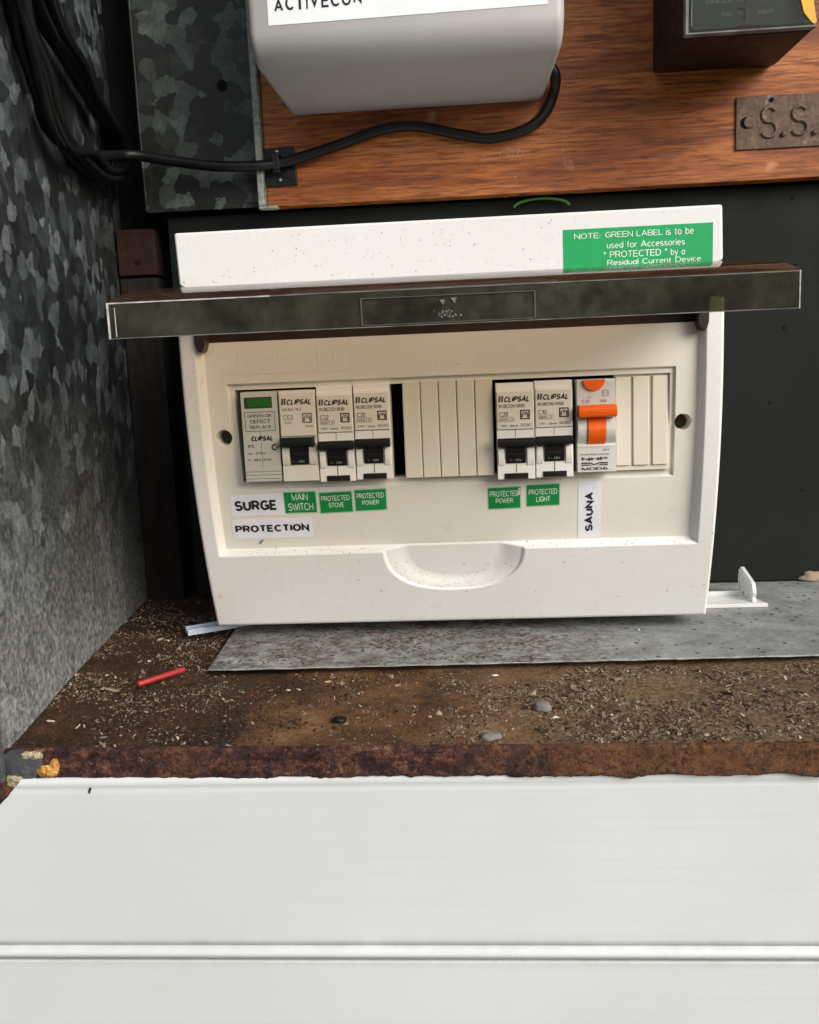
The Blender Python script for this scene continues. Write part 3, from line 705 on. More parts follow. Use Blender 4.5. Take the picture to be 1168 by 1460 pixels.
st = MB(); st.add([(-93, 24.75, 312.0), (42.4, 24.75, 313.2), (43.5, 24.75, 400), (-92.6, 24.75, 400), (-93, 24.98, 312.0), (42.4, 24.98, 313.2), (43.5, 24.98, 400), (-92.6, 24.98, 400)],
    [(0, 1, 2, 3), (0, 4, 5, 1), (1, 5, 6, 2), (3, 7, 4, 0)])
so = st.build('label_sticker', 'paper_blue', gb)
tx = MB(); xx = -89.6
for ch, wd in (('A', 4.4), ('C', 4.0), ('T', 3.9), ('I', .8), ('V', 4.3), ('E', 3.5), ('C', 4.2), ('O', 4.6), ('N', 4.0)):
    put_text(tx, ch, xx, xx+wd, 318.3+(xx+89)*.012, 324.6+(xx+89)*.012, lambda x, z: 24.6, .035); xx += wd+1.15
tx.build('lettering', 'ink', so)

# ------------------------------------------------------------ black electricity meter top right
em = empty('electricity_meter', (140, 60, 300), 'black electricity meter with clear cover and yellow tag at top right', 'electricity meter')
mb = MB()
def ring_loop(x0, x1, y, z0, z1): return [(x0, y, z0), (x1, y, z0), (x1, y, z1), (x0, y, z1)]
loops = [ring_loop(107.0, 172.4, 104.9, 300.6, 640), ring_loop(107.2, 172.2, 97, 299.0, 640), ring_loop(107.6, 169.8, 38, 296.4, 640), ring_loop(107.8, 169.6, 33, 296.2, 640)]
vs = [p for lp in loops for p in lp]
fs = [(k*4+i, k*4+(i+1) % 4, k*4+4+(i+1) % 4, k*4+4+i) for k in range(3) for i in range(4)]+[(0, 1, 2, 3), (15, 14, 13, 12)]
mb.add(vs, fs); mb.build('base', 'meter_base', em, bevel=1.6, seg=3)
mb = MB().box(111.5, 167.5, 32.0, 33.0, 299.5, 640); mb.build('dial_face', 'meter_face', em)
tx = MB()
put_text(tx, 'SINGLE PHASE', 118, 146, 310.5, 312.6, lambda x, z: 31.8, .02); put_text(tx, 'No. 70-C 5611', 126, 150, 304.5, 306.8, lambda x, z: 31.8, .02)
tx.build('lettering', 'ink_grey', em)
mb = MB().prism_y([(133, 299.8), (144, 299.8), (141, 302), (141.5, 309), (145, 312), (141, 313), (141, 330), (137, 330), (137, 310), (133.5, 308), (137, 307), (136.5, 302)], 31.0, 31.8); mb.build('black_bracket', 'black', em)
# clear cover: thin walls
mb = MB()
mb.box(108.2, 169.4, 28.6, 29.6, 296.6, 640); 
mb.build('clear_cover', 'clear', em, bevel=.3)
mb = MB().box(108.0, 109.4, 28.3, 33, 296.4, 640).box(110.6, 111.1, 28.2, 28.6, 300, 640).box(109.4, 169.4, 28.3, 33, 296.4, 297.2); mb.build('cover_rim', 'smoked_edge', em, bevel=.3)
mb = MB().prism_y([(160.6, 312), (159.8, 318), (159.5, 330), (164, 330), (166.6, 312), (169.0, 298.6), (168.2, 297.4), (166.4, 298.6), (163.0, 303)], 27.6, 28.2); mb.build('yellow_tag', 'yellow', em)

# ------------------------------------------------------------ black cable with coil, and the cable saddle
pts = [(44, 96, 300), (49.5, 94, 304), (52.2, 95, 299), (51.2, 99, 292), (46.5, 100, 282.2), (36, 100, 274.2), (15.7, 101, 270.4), (-4, 101, 274.0), (-27.6, 101, 279.4), (-47.7, 100.5, 278.1), (-72.2, 100, 271.1), (-92.9, 99, 265.7), (-105.3, 98, 262.9),
       (-119.8, 94, 261.4), (-142.4, 92, 262.2), (-166.9, 92, 266.3), (-187.3, 90, 270.1), (-197, 78, 268), (-201, 50, 262)]
path = spline(pts, 10)
mb = MB().tube(path, lambda t: 2.95, 14)
# coil hanging from a hook above the frame, leaning against the left wall
def wallx(y): return -217.3+(134.7-y)*(25.0/245.7)
for k in range(7):
    a = random.uniform(-5.5, 5.5); c_ = random.uniform(-5, 6); dx = 3.5+1.8*k
    L1 = [(-40+a, 345), (-34+a, 318), (-26+a, 298+c_*.5), (-14+a, 283+c_), (-2+a*1.5, 268+c_), (16+a*2, 261+c_), (38+a, 256+abs(c_)), (76+a, 255+abs(c_)), (106+a, 261+abs(c_)), (120, 272), (112+c_, 283), (92+c_, 292+a), (66+c_, 300+a), (40+c_, 307+a), (16+c_, 314+a), (-2+c_, 324), (-18, 345), (-30, 362)]
    P = []
    for (y, z) in L1:
        off = dx+mnoise.noise(Vector((y*.03, z*.03, k*3.1)))*4
        P.append((wallx(y)+off, y, z))
    P2 = spline(P, 7, True); mb.tube(P2+[P2[0]], 2.45, 10, False)
o = mb.build('power_cable', 'cable', smooth=True)
tag(o, 'long black cable coiled on the left wall and running to the grey meter box', 'cable')
cs = empty('cable_saddle', (-107, 104, 262), 'square black cable tie mount holding the cable at the board corner', 'cable mount')
MB().prism_y([(-116.4, 272.2), (-97.6, 273.0), (-96.8, 251.6), (-115.4, 251.2)], 102.6, 105).build('base', 'black', cs, bevel=.5)
mb = MB().box(-109.2, -105.2, 94.2, 95.2, 259, 268).box(-109.2, -105.2, 95.2, 103, 267.2, 268.6).box(-109.2, -105.2, 95.2, 103, 257.6, 259.2); mb.build('strap', 'black', cs, bevel=.4)
for (x, z) in ((-107.6, 270.2), (-106.4, 254.6)):
    MB().disc_y(x, z, .9, 102.0, 102.7, 12).build('screw', 'steel', cs, bevel=.2)
MB().prism_y([(-104.5, 258.5), (-98, 254.3), (-98.6, 253.4), (-105.4, 257.2)], 101.9, 102.7).build('rib', 'black', cs)

# ------------------------------------------------------------ the switchboard enclosure
EN = empty('switchboard', (-11, 60, 3), 'white plastic switchboard enclosure with tinted lid raised and breakers inside', 'switchboard')
def yf(z): return -6+0.0015*(z-150)**2 if z < 150 else -6.0
def yp(z): return yf(z)+5.0
X0, X1, Z0, Z1 = -141.0, 119.2, 10.0, 172.0
RX0, RX1, RZ0 = -133.3, 111.2, 51.2     # recess
A = (-120.0, 98.0, 86.6, 140.0); B = (-116.6, 95.6, 90.4, 137.0)
def sstep(d, w): 
    t = max(0, min(1, d/w)); return t*t*(3-2*t)
def scoop(x, z):   # signed depth inside the thumb notch
    cx_ = -11.3; ztop = 53.5; hh = 24.5; hw_ = 36.2
    t = (ztop-z)/hh
    if t < -.3: return -9
    u = abs(x-cx_)/hw_
    # superellipse bowl with a flat bottom
    tt = max(t, 0)
    r_ = (u**2.3+tt**2.6)**(1/2.4)
    return (1-r_)*22
def rect_sd(x, z, x0, x1, z0, z1): return min(x-x0, x1-x, z-z0, z1-z)
HOLES = ((-123.6, 113.6), (101.6, 113.2))
def height(x, z):
    y = yf(z)
    d = min(x-RX0, RX1-x, z-RZ0)
    rec = 5.0*sstep(d, 3.6)
    sd_ = scoop(x, z) if z < RZ0+6 else -1
    sc = (1.3*sstep(sd_, .9)+3.2*sstep(sd_, 8)) if sd_ > 0 else 0
    dep = max(rec, sc)
    if z > 160.2 and d > .0: dep = max(dep, 18.0*sstep(z-160.2, .6)*sstep(d-1, 1.2))
    da = rect_sd(x, z, *A)
    if da > 0: dep += 1.7*sstep(da, .7)
    for hx_, hz_ in HOLES:
        rr = math.hypot(x-hx_, z-hz_)
        if rr < 4.1: dep += 11*sstep(3.9-rr, .5)
    # rounded outer rim
    e = min(x-X0, X1-x, z-Z0)
    if e < 1.8: dep += 1.8-math.sqrt(max(0, 1.8**2-(1.8-e)**2))
    return y+dep
def lines(a, b, step, fine):
    s_ = set(); n_ = int((b-a)/step)
    for i in range(n_+1): s_.add(round(a+(b-a)*i/n_, 3))
    for (f0, f1, st_) in fine:
        k = int(round((f1-f0)/st_))
        for i in range(k+1): s_.add(round(f0+(f1-f0)*i/k, 3))
    L = sorted(v for v in s_ if a <= v <= b); out = [L[0]]
    for v in L[1:]:
        if v-out[-1] > .12 or v in KEEP: out.append(v)
    return out
KEEP = {B[0], B[1], B[2], B[3], X0, X1, Z0, Z1}
xs = lines(X0, X1, 1.6, [(X0, X0+2, .25), (X1-2, X1, .25), (RX0-.4, RX0+4.2, .4), (RX1-4.2, RX1+.4, .4), (A[0]-.3, A[0]+1, .25), (A[1]-1, A[1]+.3, .25), (-50, 28, .7), (-127.6, -119.4, .3), (97.6, 105.7, .3), (B[0], B[1], 30)]); 
xs = sorted(set(xs) | {B[0], B[1]})
zs_ = lines(Z0, Z1, 1.5, [(Z0, Z0+2, .25), (28, RZ0+4.4, .4), (A[2]-.3, A[2]+1, .25), (A[3]-1, A[3]+.3, .25), (109.2, 117.7, .3), (159.9, 161.4, .2), (B[2], B[3], 20)])
zs_ = sorted(set(zs_) | {B[2], B[3]})
nz = len(zs_); mb = MB(); vs = [(x, height(x, z), z) for x in xs for z in zs_]
fr, pn = [], []
for i in range(len(xs)-1):
    for j in range(nz-1):
        xm, zm = (xs[i]+xs[i+1])/2, (zs_[j]+zs_[j+1])/2
        if B[0] < xm < B[1] and B[2] < zm < B[3]: continue
        f = (i*nz+j, (i+1)*nz+j, (i+1)*nz+j+1, i*nz+j+1)
        inside = xm > RX0+3.6 and xm < RX1-3.6 and zm > RZ0+3.6 and zm < 160.2
        (pn if inside else fr).append(f)
def sub(vs, fs):
    used = sorted({i for f in fs for i in f}); mp = {k: n for n, k in enumerate(used)}
    m_ = MB(); m_.v = [vs[k] for k in used]; m_.f = [tuple(mp[i] for i in f) for f in fs]; return m_
# outer skirt running back
mf = sub(vs, fr)
def skirt(m_, ring, yb):
    n_ = len(ring); m_.add([p for p in ring]+[(p[0], yb, p[2]) for p in ring], [(i, (i+1) % n_, n_+(i+1) % n_, n_+i) for i in range(n_)])
ring = [(x, height(x, Z0), Z0) for x in xs]+[(X1, height(X1, z), z) for z in zs_[1:]]+[(x, height(x, Z1), Z1) for x in reversed(xs[:-1])]+[(X0, height(X0, z), z) for z in reversed(zs_[1:-1])]
skirt(mf, ring, 48)
o = mf.build('cover_frame', 'shell', EN, smooth=True); md = o.modifiers.new('es', 'EDGE_SPLIT'); md.split_angle = R(65)
mp_ = sub(vs, pn)
ring = [(x, height(x, B[2]), B[2]) for x in xs if B[0] <= x <= B[1]]+[(B[1], height(B[1], z), z) for z in zs_ if B[2] < z <= B[3]]+[(x, height(x, B[3]), B[3]) for x in reversed(xs) if B[0] <= x < B[1]]+[(B[0], height(B[0], z), z) for z in reversed(zs_) if B[2] < z < B[3]]
skirt(mp_, ring, 16)
o = mp_.build('inner_panel', 'panel', EN, smooth=True); md = o.modifiers.new('es', 'EDGE_SPLIT'); md.split_angle = R(65)
for hx_, hz_ in HOLES: MB().disc_y(hx_, hz_, 3.3, 8.5, 9.5, 20).build('recess_shade_disc', 'seam', EN)  # dark discs put the shade at the hole bottoms into colour
# top section above the lid
mb = MB(); mb.prism_y([(-140.9, 213.4), (119.2, 213.4), (119.8, 188.5), (117.0, 186.7), (-137.2, 186.7), (-140.2, 188.6)], .2, 48); mb.build('top_section', 'shell_top', EN, bevel=1.3, seg=3)
MB().box(-138, 117, 14, 48, 168, 189).build('hinge_slot', 'smoked_and_shade', EN)  # the slot's shade is put into this dark brown colour
MB().box(-131.5, 109.5, 4.5, 8, 159, 186).build('slot_shade_strip', 'smoked_and_shade', EN, bevel=.5)  # strip added for the dark band under the lid, shade as colour
MB().box(-140, 118.2, 48.2, 116, 8, 213).build('back_box', 'shell', EN, bevel=2)
MB().box(-118.5, 97.5, 16, 48, 88, 139).build('device_bay', 'dark_void', EN)
# embossed lettering on the panel above the window
tx = MB()
def ypan(d): return lambda x, z: yp(z)-d

for ch, xa, xb in (('N', -113.5, -105.5), ('H', -103, -95.6), ('P', -93, -87)):
    wd, pls = GL[ch]
    for pl_ in pls: tx.tube([(xa+(xb-xa)*px/wd, -.95, 147.8+8.2*pz) for px, pz in pl_], .20, 6)
tx.build('embossed_lettering', 'panel', EN)
mb = MB()
for (x0, x1, z0, z1) in ((-119, -57.5, 144.6, 144.9), (-57.8, -57.5, 144.9, 159.5), (-74, -73.5, 147, 156), (-66, -65.5, 147, 156)): mb.box(x0, x1, -1.1, -.9, z0, z1)
mb.build('moulded_border', 'panel', EN)
# stickers
def sticker(name, x0, x1, z0, z1, mat, skew=0.0, edge=None, top=False, label=None):
    yfn = (lambda z: 0.2) if top else yp
    mb = MB(); n_ = 7
    def P(x, z, d): return (x, yfn(z)-d, z+skew*(x-x0))
    vs_ = []; 
    for k in range(n_):
        z = z0+(z1-z0)*k/(n_-1); vs_ += [P(x0, z, .2), P(x1, z, .2), P(x0, z, -.2), P(x1, z, -.2)]
    fs_ = []
    for k in range(n_-1):
        a = k*4; fs_ += [(a, a+1, a+5, a+4), (a, a+4, a+6, a+2), (a+1, a+3, a+7, a+5)]
    fs_ += [(0, 2, 3, 1), (4*n_-4, 4*n_-3, 4*n_-1, 4*n_-2)]
    mb.add(vs_, fs_); o = mb.build(name, mat, EN)
    if label: o['label'] = label
    if edge:
        e = MB()
        for (a0, a1, b0, b1) in ((x0-.5, x1+.5, z0-.5, z0), (x0-.5, x1+.5, z1, z1+.5), (x0-.5, x0, z0, z1), (x1, x1+.5, z0, z1)):
            e.add([P(a0, b0, .15), P(a1, b0, .15), P(a1, b1, .15), P(a0, b1, .15)], [(0, 1, 2, 3)])
        e.build('sticker_edge', edge, o)
    return o
def stext(o, lines_, mat, skew=0.0, x00=0, top=False, weight=.02, rot=False):
    mb = MB(); yfn = (lambda x, z: -.12) if top else (lambda x, z: yp(z)-.32)
    for (s, x0, x1, z0, z1) in lines_:
        k = len(mb.v); put_text(mb, s, x0, x1, z0, z1, yfn, weight, rot90=rot)
        mb.v[k:] = [(x, y, z+skew*(x-x00)) for x, y, z in mb.v[k:]]
    return mb.build('lettering', mat, o)
s = sticker('label_sticker', -124.3, -96.9, 72.7, 83.9, 'paper', label='white label reading SURGE'); stext(s, [('SURGE', -122.2, -100.8, 75.4, 80.9)], 'ink', weight=.072)
s = sticker('label_sticker', -124.9, -83.6, 60.3, 70.6, 'paper', label='white label reading PROTECTION'); stext(s, [('PROTECTION', -123.6, -85.0, 62.9, 68.3)], 'ink', weight=.072)
s = sticker('label_sticker', -96.3, -80.2, 73.6, 84.4, 'green', edge='green_edge', label='green label reading MAIN SWITCH'); stext(s, [('MAIN', -92.4, -84.2, 79.8, 84.0), ('SWITCH', -94.6, -81.8, 74.3, 78.9)], 'ink_white', weight=.005)
s = sticker('label_sticker', -78.2, -61.8, 73.0, 83.6, 'green', .02, 'green_edge', label='green label reading PROTECTED STOVE'); stext(s, [('PROTECTED', -77.4, -62.8, 79.2, 81.9), ('STOVE', -73.8, -66.0, 75.4, 78.2)], 'ink_white', .02, -78, weight=.008)
s = sticker('label_sticker', -60.1, -44.4, 73.6, 84.4, 'green', .02, 'green_edge', label='green label reading PROTECTED POWER, left one'); stext(s, [('PROTECTED', -59.2, -45.4, 80.0, 82.7), ('POWER', -56.6, -48.0, 76.2, 79.0)], 'ink_white', .02, -60, weight=.008)
s = sticker('label_sticker', 7.1, 23.0, 72.4, 83.2, 'green', .015, 'green_edge', label='green label reading PROTECTED POWER with a torn corner'); stext(s, [('PROTECTED', 7.8, 22.3, 78.6, 81.5), ('POWER', 10.8, 19.4, 74.9, 77.8)], 'ink_white', .015, 7, weight=.008)
mb = MB().add([(21.2, yp(81)-.4, 79.6), (23.5, yp(80)-.4, 79.2), (23.6, yp(83)-.4, 83.2), (22.0, yp(83)-.4, 83.0), (21.9, yp(81)-.4, 81.2)], [(0, 1, 2, 3, 4)]); mb.build('torn_corner', 'chipwhite', s)
s = sticker('label_sticker', 26.3, 42.4, 73.2, 84.0, 'green', .02, 'green_edge', label='green label reading PROTECTED LIGHT'); stext(s, [('PROTECTED', 27.3, 41.4, 79.0, 81.8), ('LIGHT', 31.0, 37.8, 75.2, 78.0)], 'ink_white', .02, 26, weight=.008)
s = sticker('label_sticker', 51.8, 62.9, 55.4, 85.2, 'paper', label='white upright label reading SAUNA'); stext(s, [('SAUNA', 54.7, 60.0, 58.9, 79.6)], 'ink', weight=.072, rot=True)
s = sticker('notice_sticker', 45.6, 114.8, 187.6, 205.4, 'green_bright', top=True, label='bright green notice sticker about green labels')
stext(s, [('NOTE:', 50.7, 62.9, 200.6, 203.6), ('GREEN LABEL', 65.2, 91.6, 200.6, 203.8), ('is to be', 93.2, 106, 200.6, 203.8), ('used for Accessories', 65.8, 102.0, 195.9, 199.2), ('"', 64.4, 65.3, 193.4, 194.4), ('PROTECTED', 67.2, 91.0, 191.6, 194.6), ('"', 92.8, 93.7, 193.6, 194.6), ('by a', 95.4, 102.0, 190.8, 194.4),
          ('Residual Current Device', 66.0, 109.6, 187.9, 191.1)][:8], 'ink_white', top=True, weight=.006)
stext(s, [('Residual Current Device', 66.0, 109.4, 187.9, 190.7)], 'ink_white', top=True, weight=.006)
mb = MB().add([(-112.5, yp(58)-.15, 57.6), (-111.2, yp(58)-.15, 57.0), (-109.4, yp(59)-.15, 59.4), (-110.4, yp(59)-.15, 59.8)], [(0, 1, 2, 3)]); mb.build('ink_smear', simple('teal_ink', (.05, .25, .26), .5), EN)
# fly specks on the shell as small raised dots
mb = MB()
for _ in range(120):
    x = random.uniform(-138, 44); z = random.uniform(189, 211)
    if mnoise.noise(Vector((x*.04, z*.1, 3))) < -.05: continue
    mb.disc_y(x, z, random.uniform(.08, .26), 0.02, .22, 6)
for _ in range(150):
    x = random.uniform(-44, 20); z = random.uniform(30, 46)
    if scoop(x, z) < 1.2 or scoop(x, z) > 9: continue
    y_ = height(x, z); r_ = random.uniform(.07, .24); mb.disc_y(x, z, r_, y_-.12, y_+.1, 6)
tag(mb.build('fly_specks', 'seam', EN), kind='stuff')
mb = MB()
for _ in range(70):
    x = random.uniform(-131, 109); z = RZ0+random.uniform(.6, 3.4); r_ = random.uniform(.12, .4)
    if -48 < x < 25: continue
    mb.disc_y(x, z, r_, height(x, z)-.2, height(x, z)+.1, 5)
tag(mb.build('ledge_dust', 'chiptan', EN), kind='stuff')
# blank filler strips
for i in range(5):
    x0 = -33.6+8.83*i
    mb = MB(); mb.prism_z([(x0+.12, 10), (x0+.12, .4), (x0+.5, -.1), (x0+8.3, -.1), (x0+8.65, .4), (x0+8.65, 10)], 90.6-.1, 137.6); mb.build('blank_strip', 'blank', EN, bevel=.15)
for (x0, x1) in ((69.8, 76.6), (78.2, 85.6), (87.4, 94.4)):
    MB().box(x0, x1, 1.8, 10, 92.8, 135.8).build('blank_strip', 'blank', EN, bevel=.3)
MB().box(69.4, 95.8, 3.0, 9, 90.4, 137.0).build('blank_backing', 'blank', EN)

# lid
lid_p = [(-123.0, 172.6), (-120.5, 173.8), (-110, 176.2), (-99, 178.0), (-82, 180.2), (-54, 183.0), (-30, 184.8), (-5, 186.0), (6, 186.3)]
LX0, LX1 = -129.5, 113.5
top = MB(); n_ = len(lid_p); pr = lid_p+[(y, z-1.6) for y, z in reversed(lid_p[1:])]+[(-121.6, 171.4)]
pr = lid_p+[(y+.0, z-1.8) for y, z in reversed(lid_p[1:])]
top.prism_x(pr, LX0, LX1); lid = top.build('lid', 'smoked_top', EN, smooth=True); md = lid.modifiers.new('es', 'EDGE_SPLIT'); md.split_angle = R(40)
lid['label'] = 'raised smoky tinted lid, dusty on top'
MB().box(LX0+.1, LX1-.1, -123.0, -121.2, 160.2, 172.4).build('lid_rim', 'smoked', lid, bevel=.3)
for x0 in (LX0, LX1-1.8):
    q = [(y, z-1.9) for y, z in lid_p[1:]]+[(-4, 172), (-121.1, 160.4)]
    MB().prism_x(q, x0+.1, x0+1.7).build('lid_side', 'smoked', lid)
mb = MB()
for q_ in ((LX0-.1, LX0+.6, -123.3, -122.7, 160, 172.8), (LX0+2.6, LX0+2.9, -123.2, -122.9, 160.8, 171), (LX1-.4, LX1+.05, -123.2, -122.7, 160, 172.8), (LX0+.6, -70, -123.25, -122.65, 172.35, 172.8)):
    MB().box(*q_).build('painted_highlight', 'edge_highlight', lid)  # bright lines paint the lid's edge highlight into the colour
mb = MB(); mb.box(LX0+.6, LX1-.5, -123.15, -122.85, 160.0, 160.3).box(-70, LX1-.5, -123.2, -122.7, 172.4, 172.75)
mb.build('lower_edge', 'smoked_edge', lid)  # dimmer stretch of the painted edge highlight
mb = MB()
mb.box(-37.9, -37.4, -123.4, -123.0, 160.6, 170.0).box(23.0, 23.5, -123.4, -123.0, 160.6, 170.0).box(-37.9, 23.5, -123.4, -123.0, 169.9, 170.2).box(-37.9, 23.5, -123.4, -123.0, 160.6, 160.9)
mb.build('window_border', 'border', lid)
mb = MB()
for (cx_, cz_, w_, h_) in ((-9.0, 167.6, 1.0, .9), (-5.0, 168.0, 1.1, 1.0)):
    mb.prism_y([(cx_-w_, cz_+h_), (cx_+w_, cz_+h_), (cx_+.2*w_, cz_-h_)], -123.35, -123.0)
for _ in range(26):
    cx_ = random.gauss(-7.6, 1.8); cz_ = random.gauss(163.4, .7); r_ = random.uniform(.15, .6); mb.disc_y(cx_, cz_, r_, -123.2, -123.0, 7)
mb.build('catch_scuffs', 'scuff', lid)
for s_ in (-1, 1):
    xa = -132.4 if s_ < 0 else 106.2
    mb = MB().prism_y([(xa, 172), (xa, 160.0), (xa+1.2, 156.8), (xa+2.8, 155.6), (xa+4.2, 156.6), (xa+5.2, 160), (xa+5.6, 172)], -8.5, 1.0)
    mb.build('hinge_arm', 'smoked_and_shade', lid, bevel=.5)

# ------------------------------------------------------------ devices. local frame: x 0..w, z 0..45, y=0 is the nose (local -y towards viewer)
NOSE = -4.0
def child(mb, name, mat, root, off, bevel=0, smooth=False):
    mb.v = [(x+off[0], y+off[1], z+off[2]) for x, y, z in mb.v]
    return mb.build(name, mat, root, smooth=smooth, bevel=bevel)
def letters(items, yfn=lambda x, z: -.12):
    mb = MB()
    for it in items:
        s, x0, x1, z0, z1 = it[:5]; wgt = it[5] if len(it) > 5 else .012; sh = it[6] if len(it) > 6 else 0
        put_text(mb, s, x0, x1, z0, z1, yfn, wgt, sh)
    return mb
def logo_bars(mb, x, z0, z1):     # the two slanted bars before the name
    for k in range(2):
        a = x+k*1.25; mb.add([(a, -.12, z0), (a+.85, -.12, z0), (a+1.25, -.12, z1), (a+.4, -.12, z1)], [(0, 1, 2, 3)])
    return mb
def icon(x, z, s):   # square house-like symbol
    mb = MB(); y = -.14; t = s*.13
    for b in ((x, x+s, z, z+t), (x, x+s, z+s-t, z+s), (x, x+t, z+t, z+s-t), (x+s-t, x+s, z+t, z+s-t)): mb.add([(b[0], y, b[2]), (b[1], y, b[2]), (b[1], y, b[3]), (b[0], y, b[3])], [(0, 1, 2, 3)])
    cx_, cz_ = x+s/2, z+s*.48; n_ = 10
    for (ro, ri) in ((.34*s, .24*s), (.16*s, .02)):
        vs_ = []; 
        for i in range(n_+1):
            a = math.pi*i/n_; vs_ += [(cx_+ro*math.cos(a), y, cz_+ro*math.sin(a)*.9), (cx_+ri*math.cos(a), y, cz_+ri*math.sin(a)*.9)]
        mb.add(vs_, [(2*i, 2*i+1, 2*i+3, 2*i+2) for i in range(n_)])
    for sx in (-1, 1): mb.add([(cx_+sx*.34*s, y, z+.2*s), (cx_+sx*.22*s, y, z+.2*s), (cx_+sx*.22*s, y, cz_), (cx_+sx*.34*s, y, cz_)], [(0, 1, 2, 3)])
    return mb

def rcbo(x, z, rating, model, label, w=17.9):
    root = empty('circuit_breaker', (x+w/2, 5, z), label, 'circuit breaker', 'black toggled breakers in the switchboard')
    off = (x, NOSE, z)
    body = MB()
    body.prism_x([(1.2, 0), (14, 0), (14, 46.6), (1.8, 46.6), (1.4, 43.6), (.6, 43.4), (.6, 20.6), (.6, 16), (0.3, 14.5), (0.1, 8), (.3, 0)], .12, w-.12)
    child(body, 'body', 'device_clean', root, off, .2)
    fp = child(MB().box(.5, w-.5, .0, 1.4, 24.4, 42.4), 'faceplate', 'faceplate', root, off, .2)
    mb = letters([('CLIPSAL', 4.0, 15.9, 37.5, 40.8, .075, .25)]); logo_bars(mb, 1.2, 37.7, 40.6)
    child(mb, 'brand_lettering', 'ink_brown', fp, off)
    mb = letters([(model, 1.5, 13.8, 34.8, 36.5, .03), (rating, 1.6, 5.8, 30.6, 33.0, .03), ('6000', 2.0, 5.6, 28.4, 30.0), ('3', 6.8, 8.0, 28.4, 30.0), ('230V', 1.6, 5.2, 25.6, 26.8), ('30mA', 6.4, 10.4, 25.6, 26.8, .02), ('RCBO', 11.8, 16.9, 25.6, 27.0)])
    for (a, b, c, d) in ((1.5, 1.65, 28.1, 30.3), (6.1, 6.25, 28.1, 30.3), (8.6, 8.75, 28.1, 30.3), (1.5, 8.75, 28.0, 28.12), (1.5, 8.75, 30.3, 30.42)): mb.add([(a, -.12, c), (b, -.12, c), (b, -.12, d), (a, -.12, d)], [(0, 1, 2, 3)])
    child(mb, 'rating_lettering', 'ink_grey', fp, off)
    child(icon(11.6, 29.0, 4.6), 'symbol', 'ink_brown', fp, off)
    # seams
    child(MB().box(w/2-.09, w/2+.09, .48, .7, 20.4, 24.2).box(w/2-.18, w/2+.18, .02, .25, 3.3, 7.6).box(.4, w-.4, .5, .62, 24.1, 24.32), 'seam', 'seam', root, off)
    # cheeks beside the lever, the lever, the bar, the lower tab
    child(MB().prism_x([(-.9, 15.2), (-1.3, 12), (-1.1, 9), (-.3, 6.8), (2, 6.4), (2, 16)], .5, 3.6), 'cheek', 'device_clean', root, off, .3)
    child(MB().prism_x([(-.9, 15.2), (-1.3, 12), (-1.1, 9), (-.3, 6.8), (2, 6.4), (2, 16)], 14.4, w-.5), 'cheek', 'device_clean', root, off, .3)
    lv = child(MB().prism_x([(-2.2, 16.5), (-1.6, 13.0), (-1.5, 12.6), (-1.8, 12.4), (-1.2, 9.4), (-.5, 7.9), (1.5, 7.8), (1.5, 17)], 4.3, 13.7), 'toggle', 'black', root, off, .25)
    child(MB().prism_x([(-4.2, 16.2), (-4.6, 17.4), (-4.3, 19.6), (-3.4, 20.3), (1, 20.1), (1, 16.0)], .35, w-.5), 'toggle_bar', 'black', lv, off, .35)
    mb = letters([('I - ON', 6.2, 11.4, 8.9, 10.2, .0)], lambda X, Z: -1.5)
    child(mb, 'toggle_lettering', 'ink_faint', lv, off)
    child(MB().box(3.4, 14.9, -.25, 1, .2, 3.0), 'test_tab', 'black', root, off, .2)
    return root

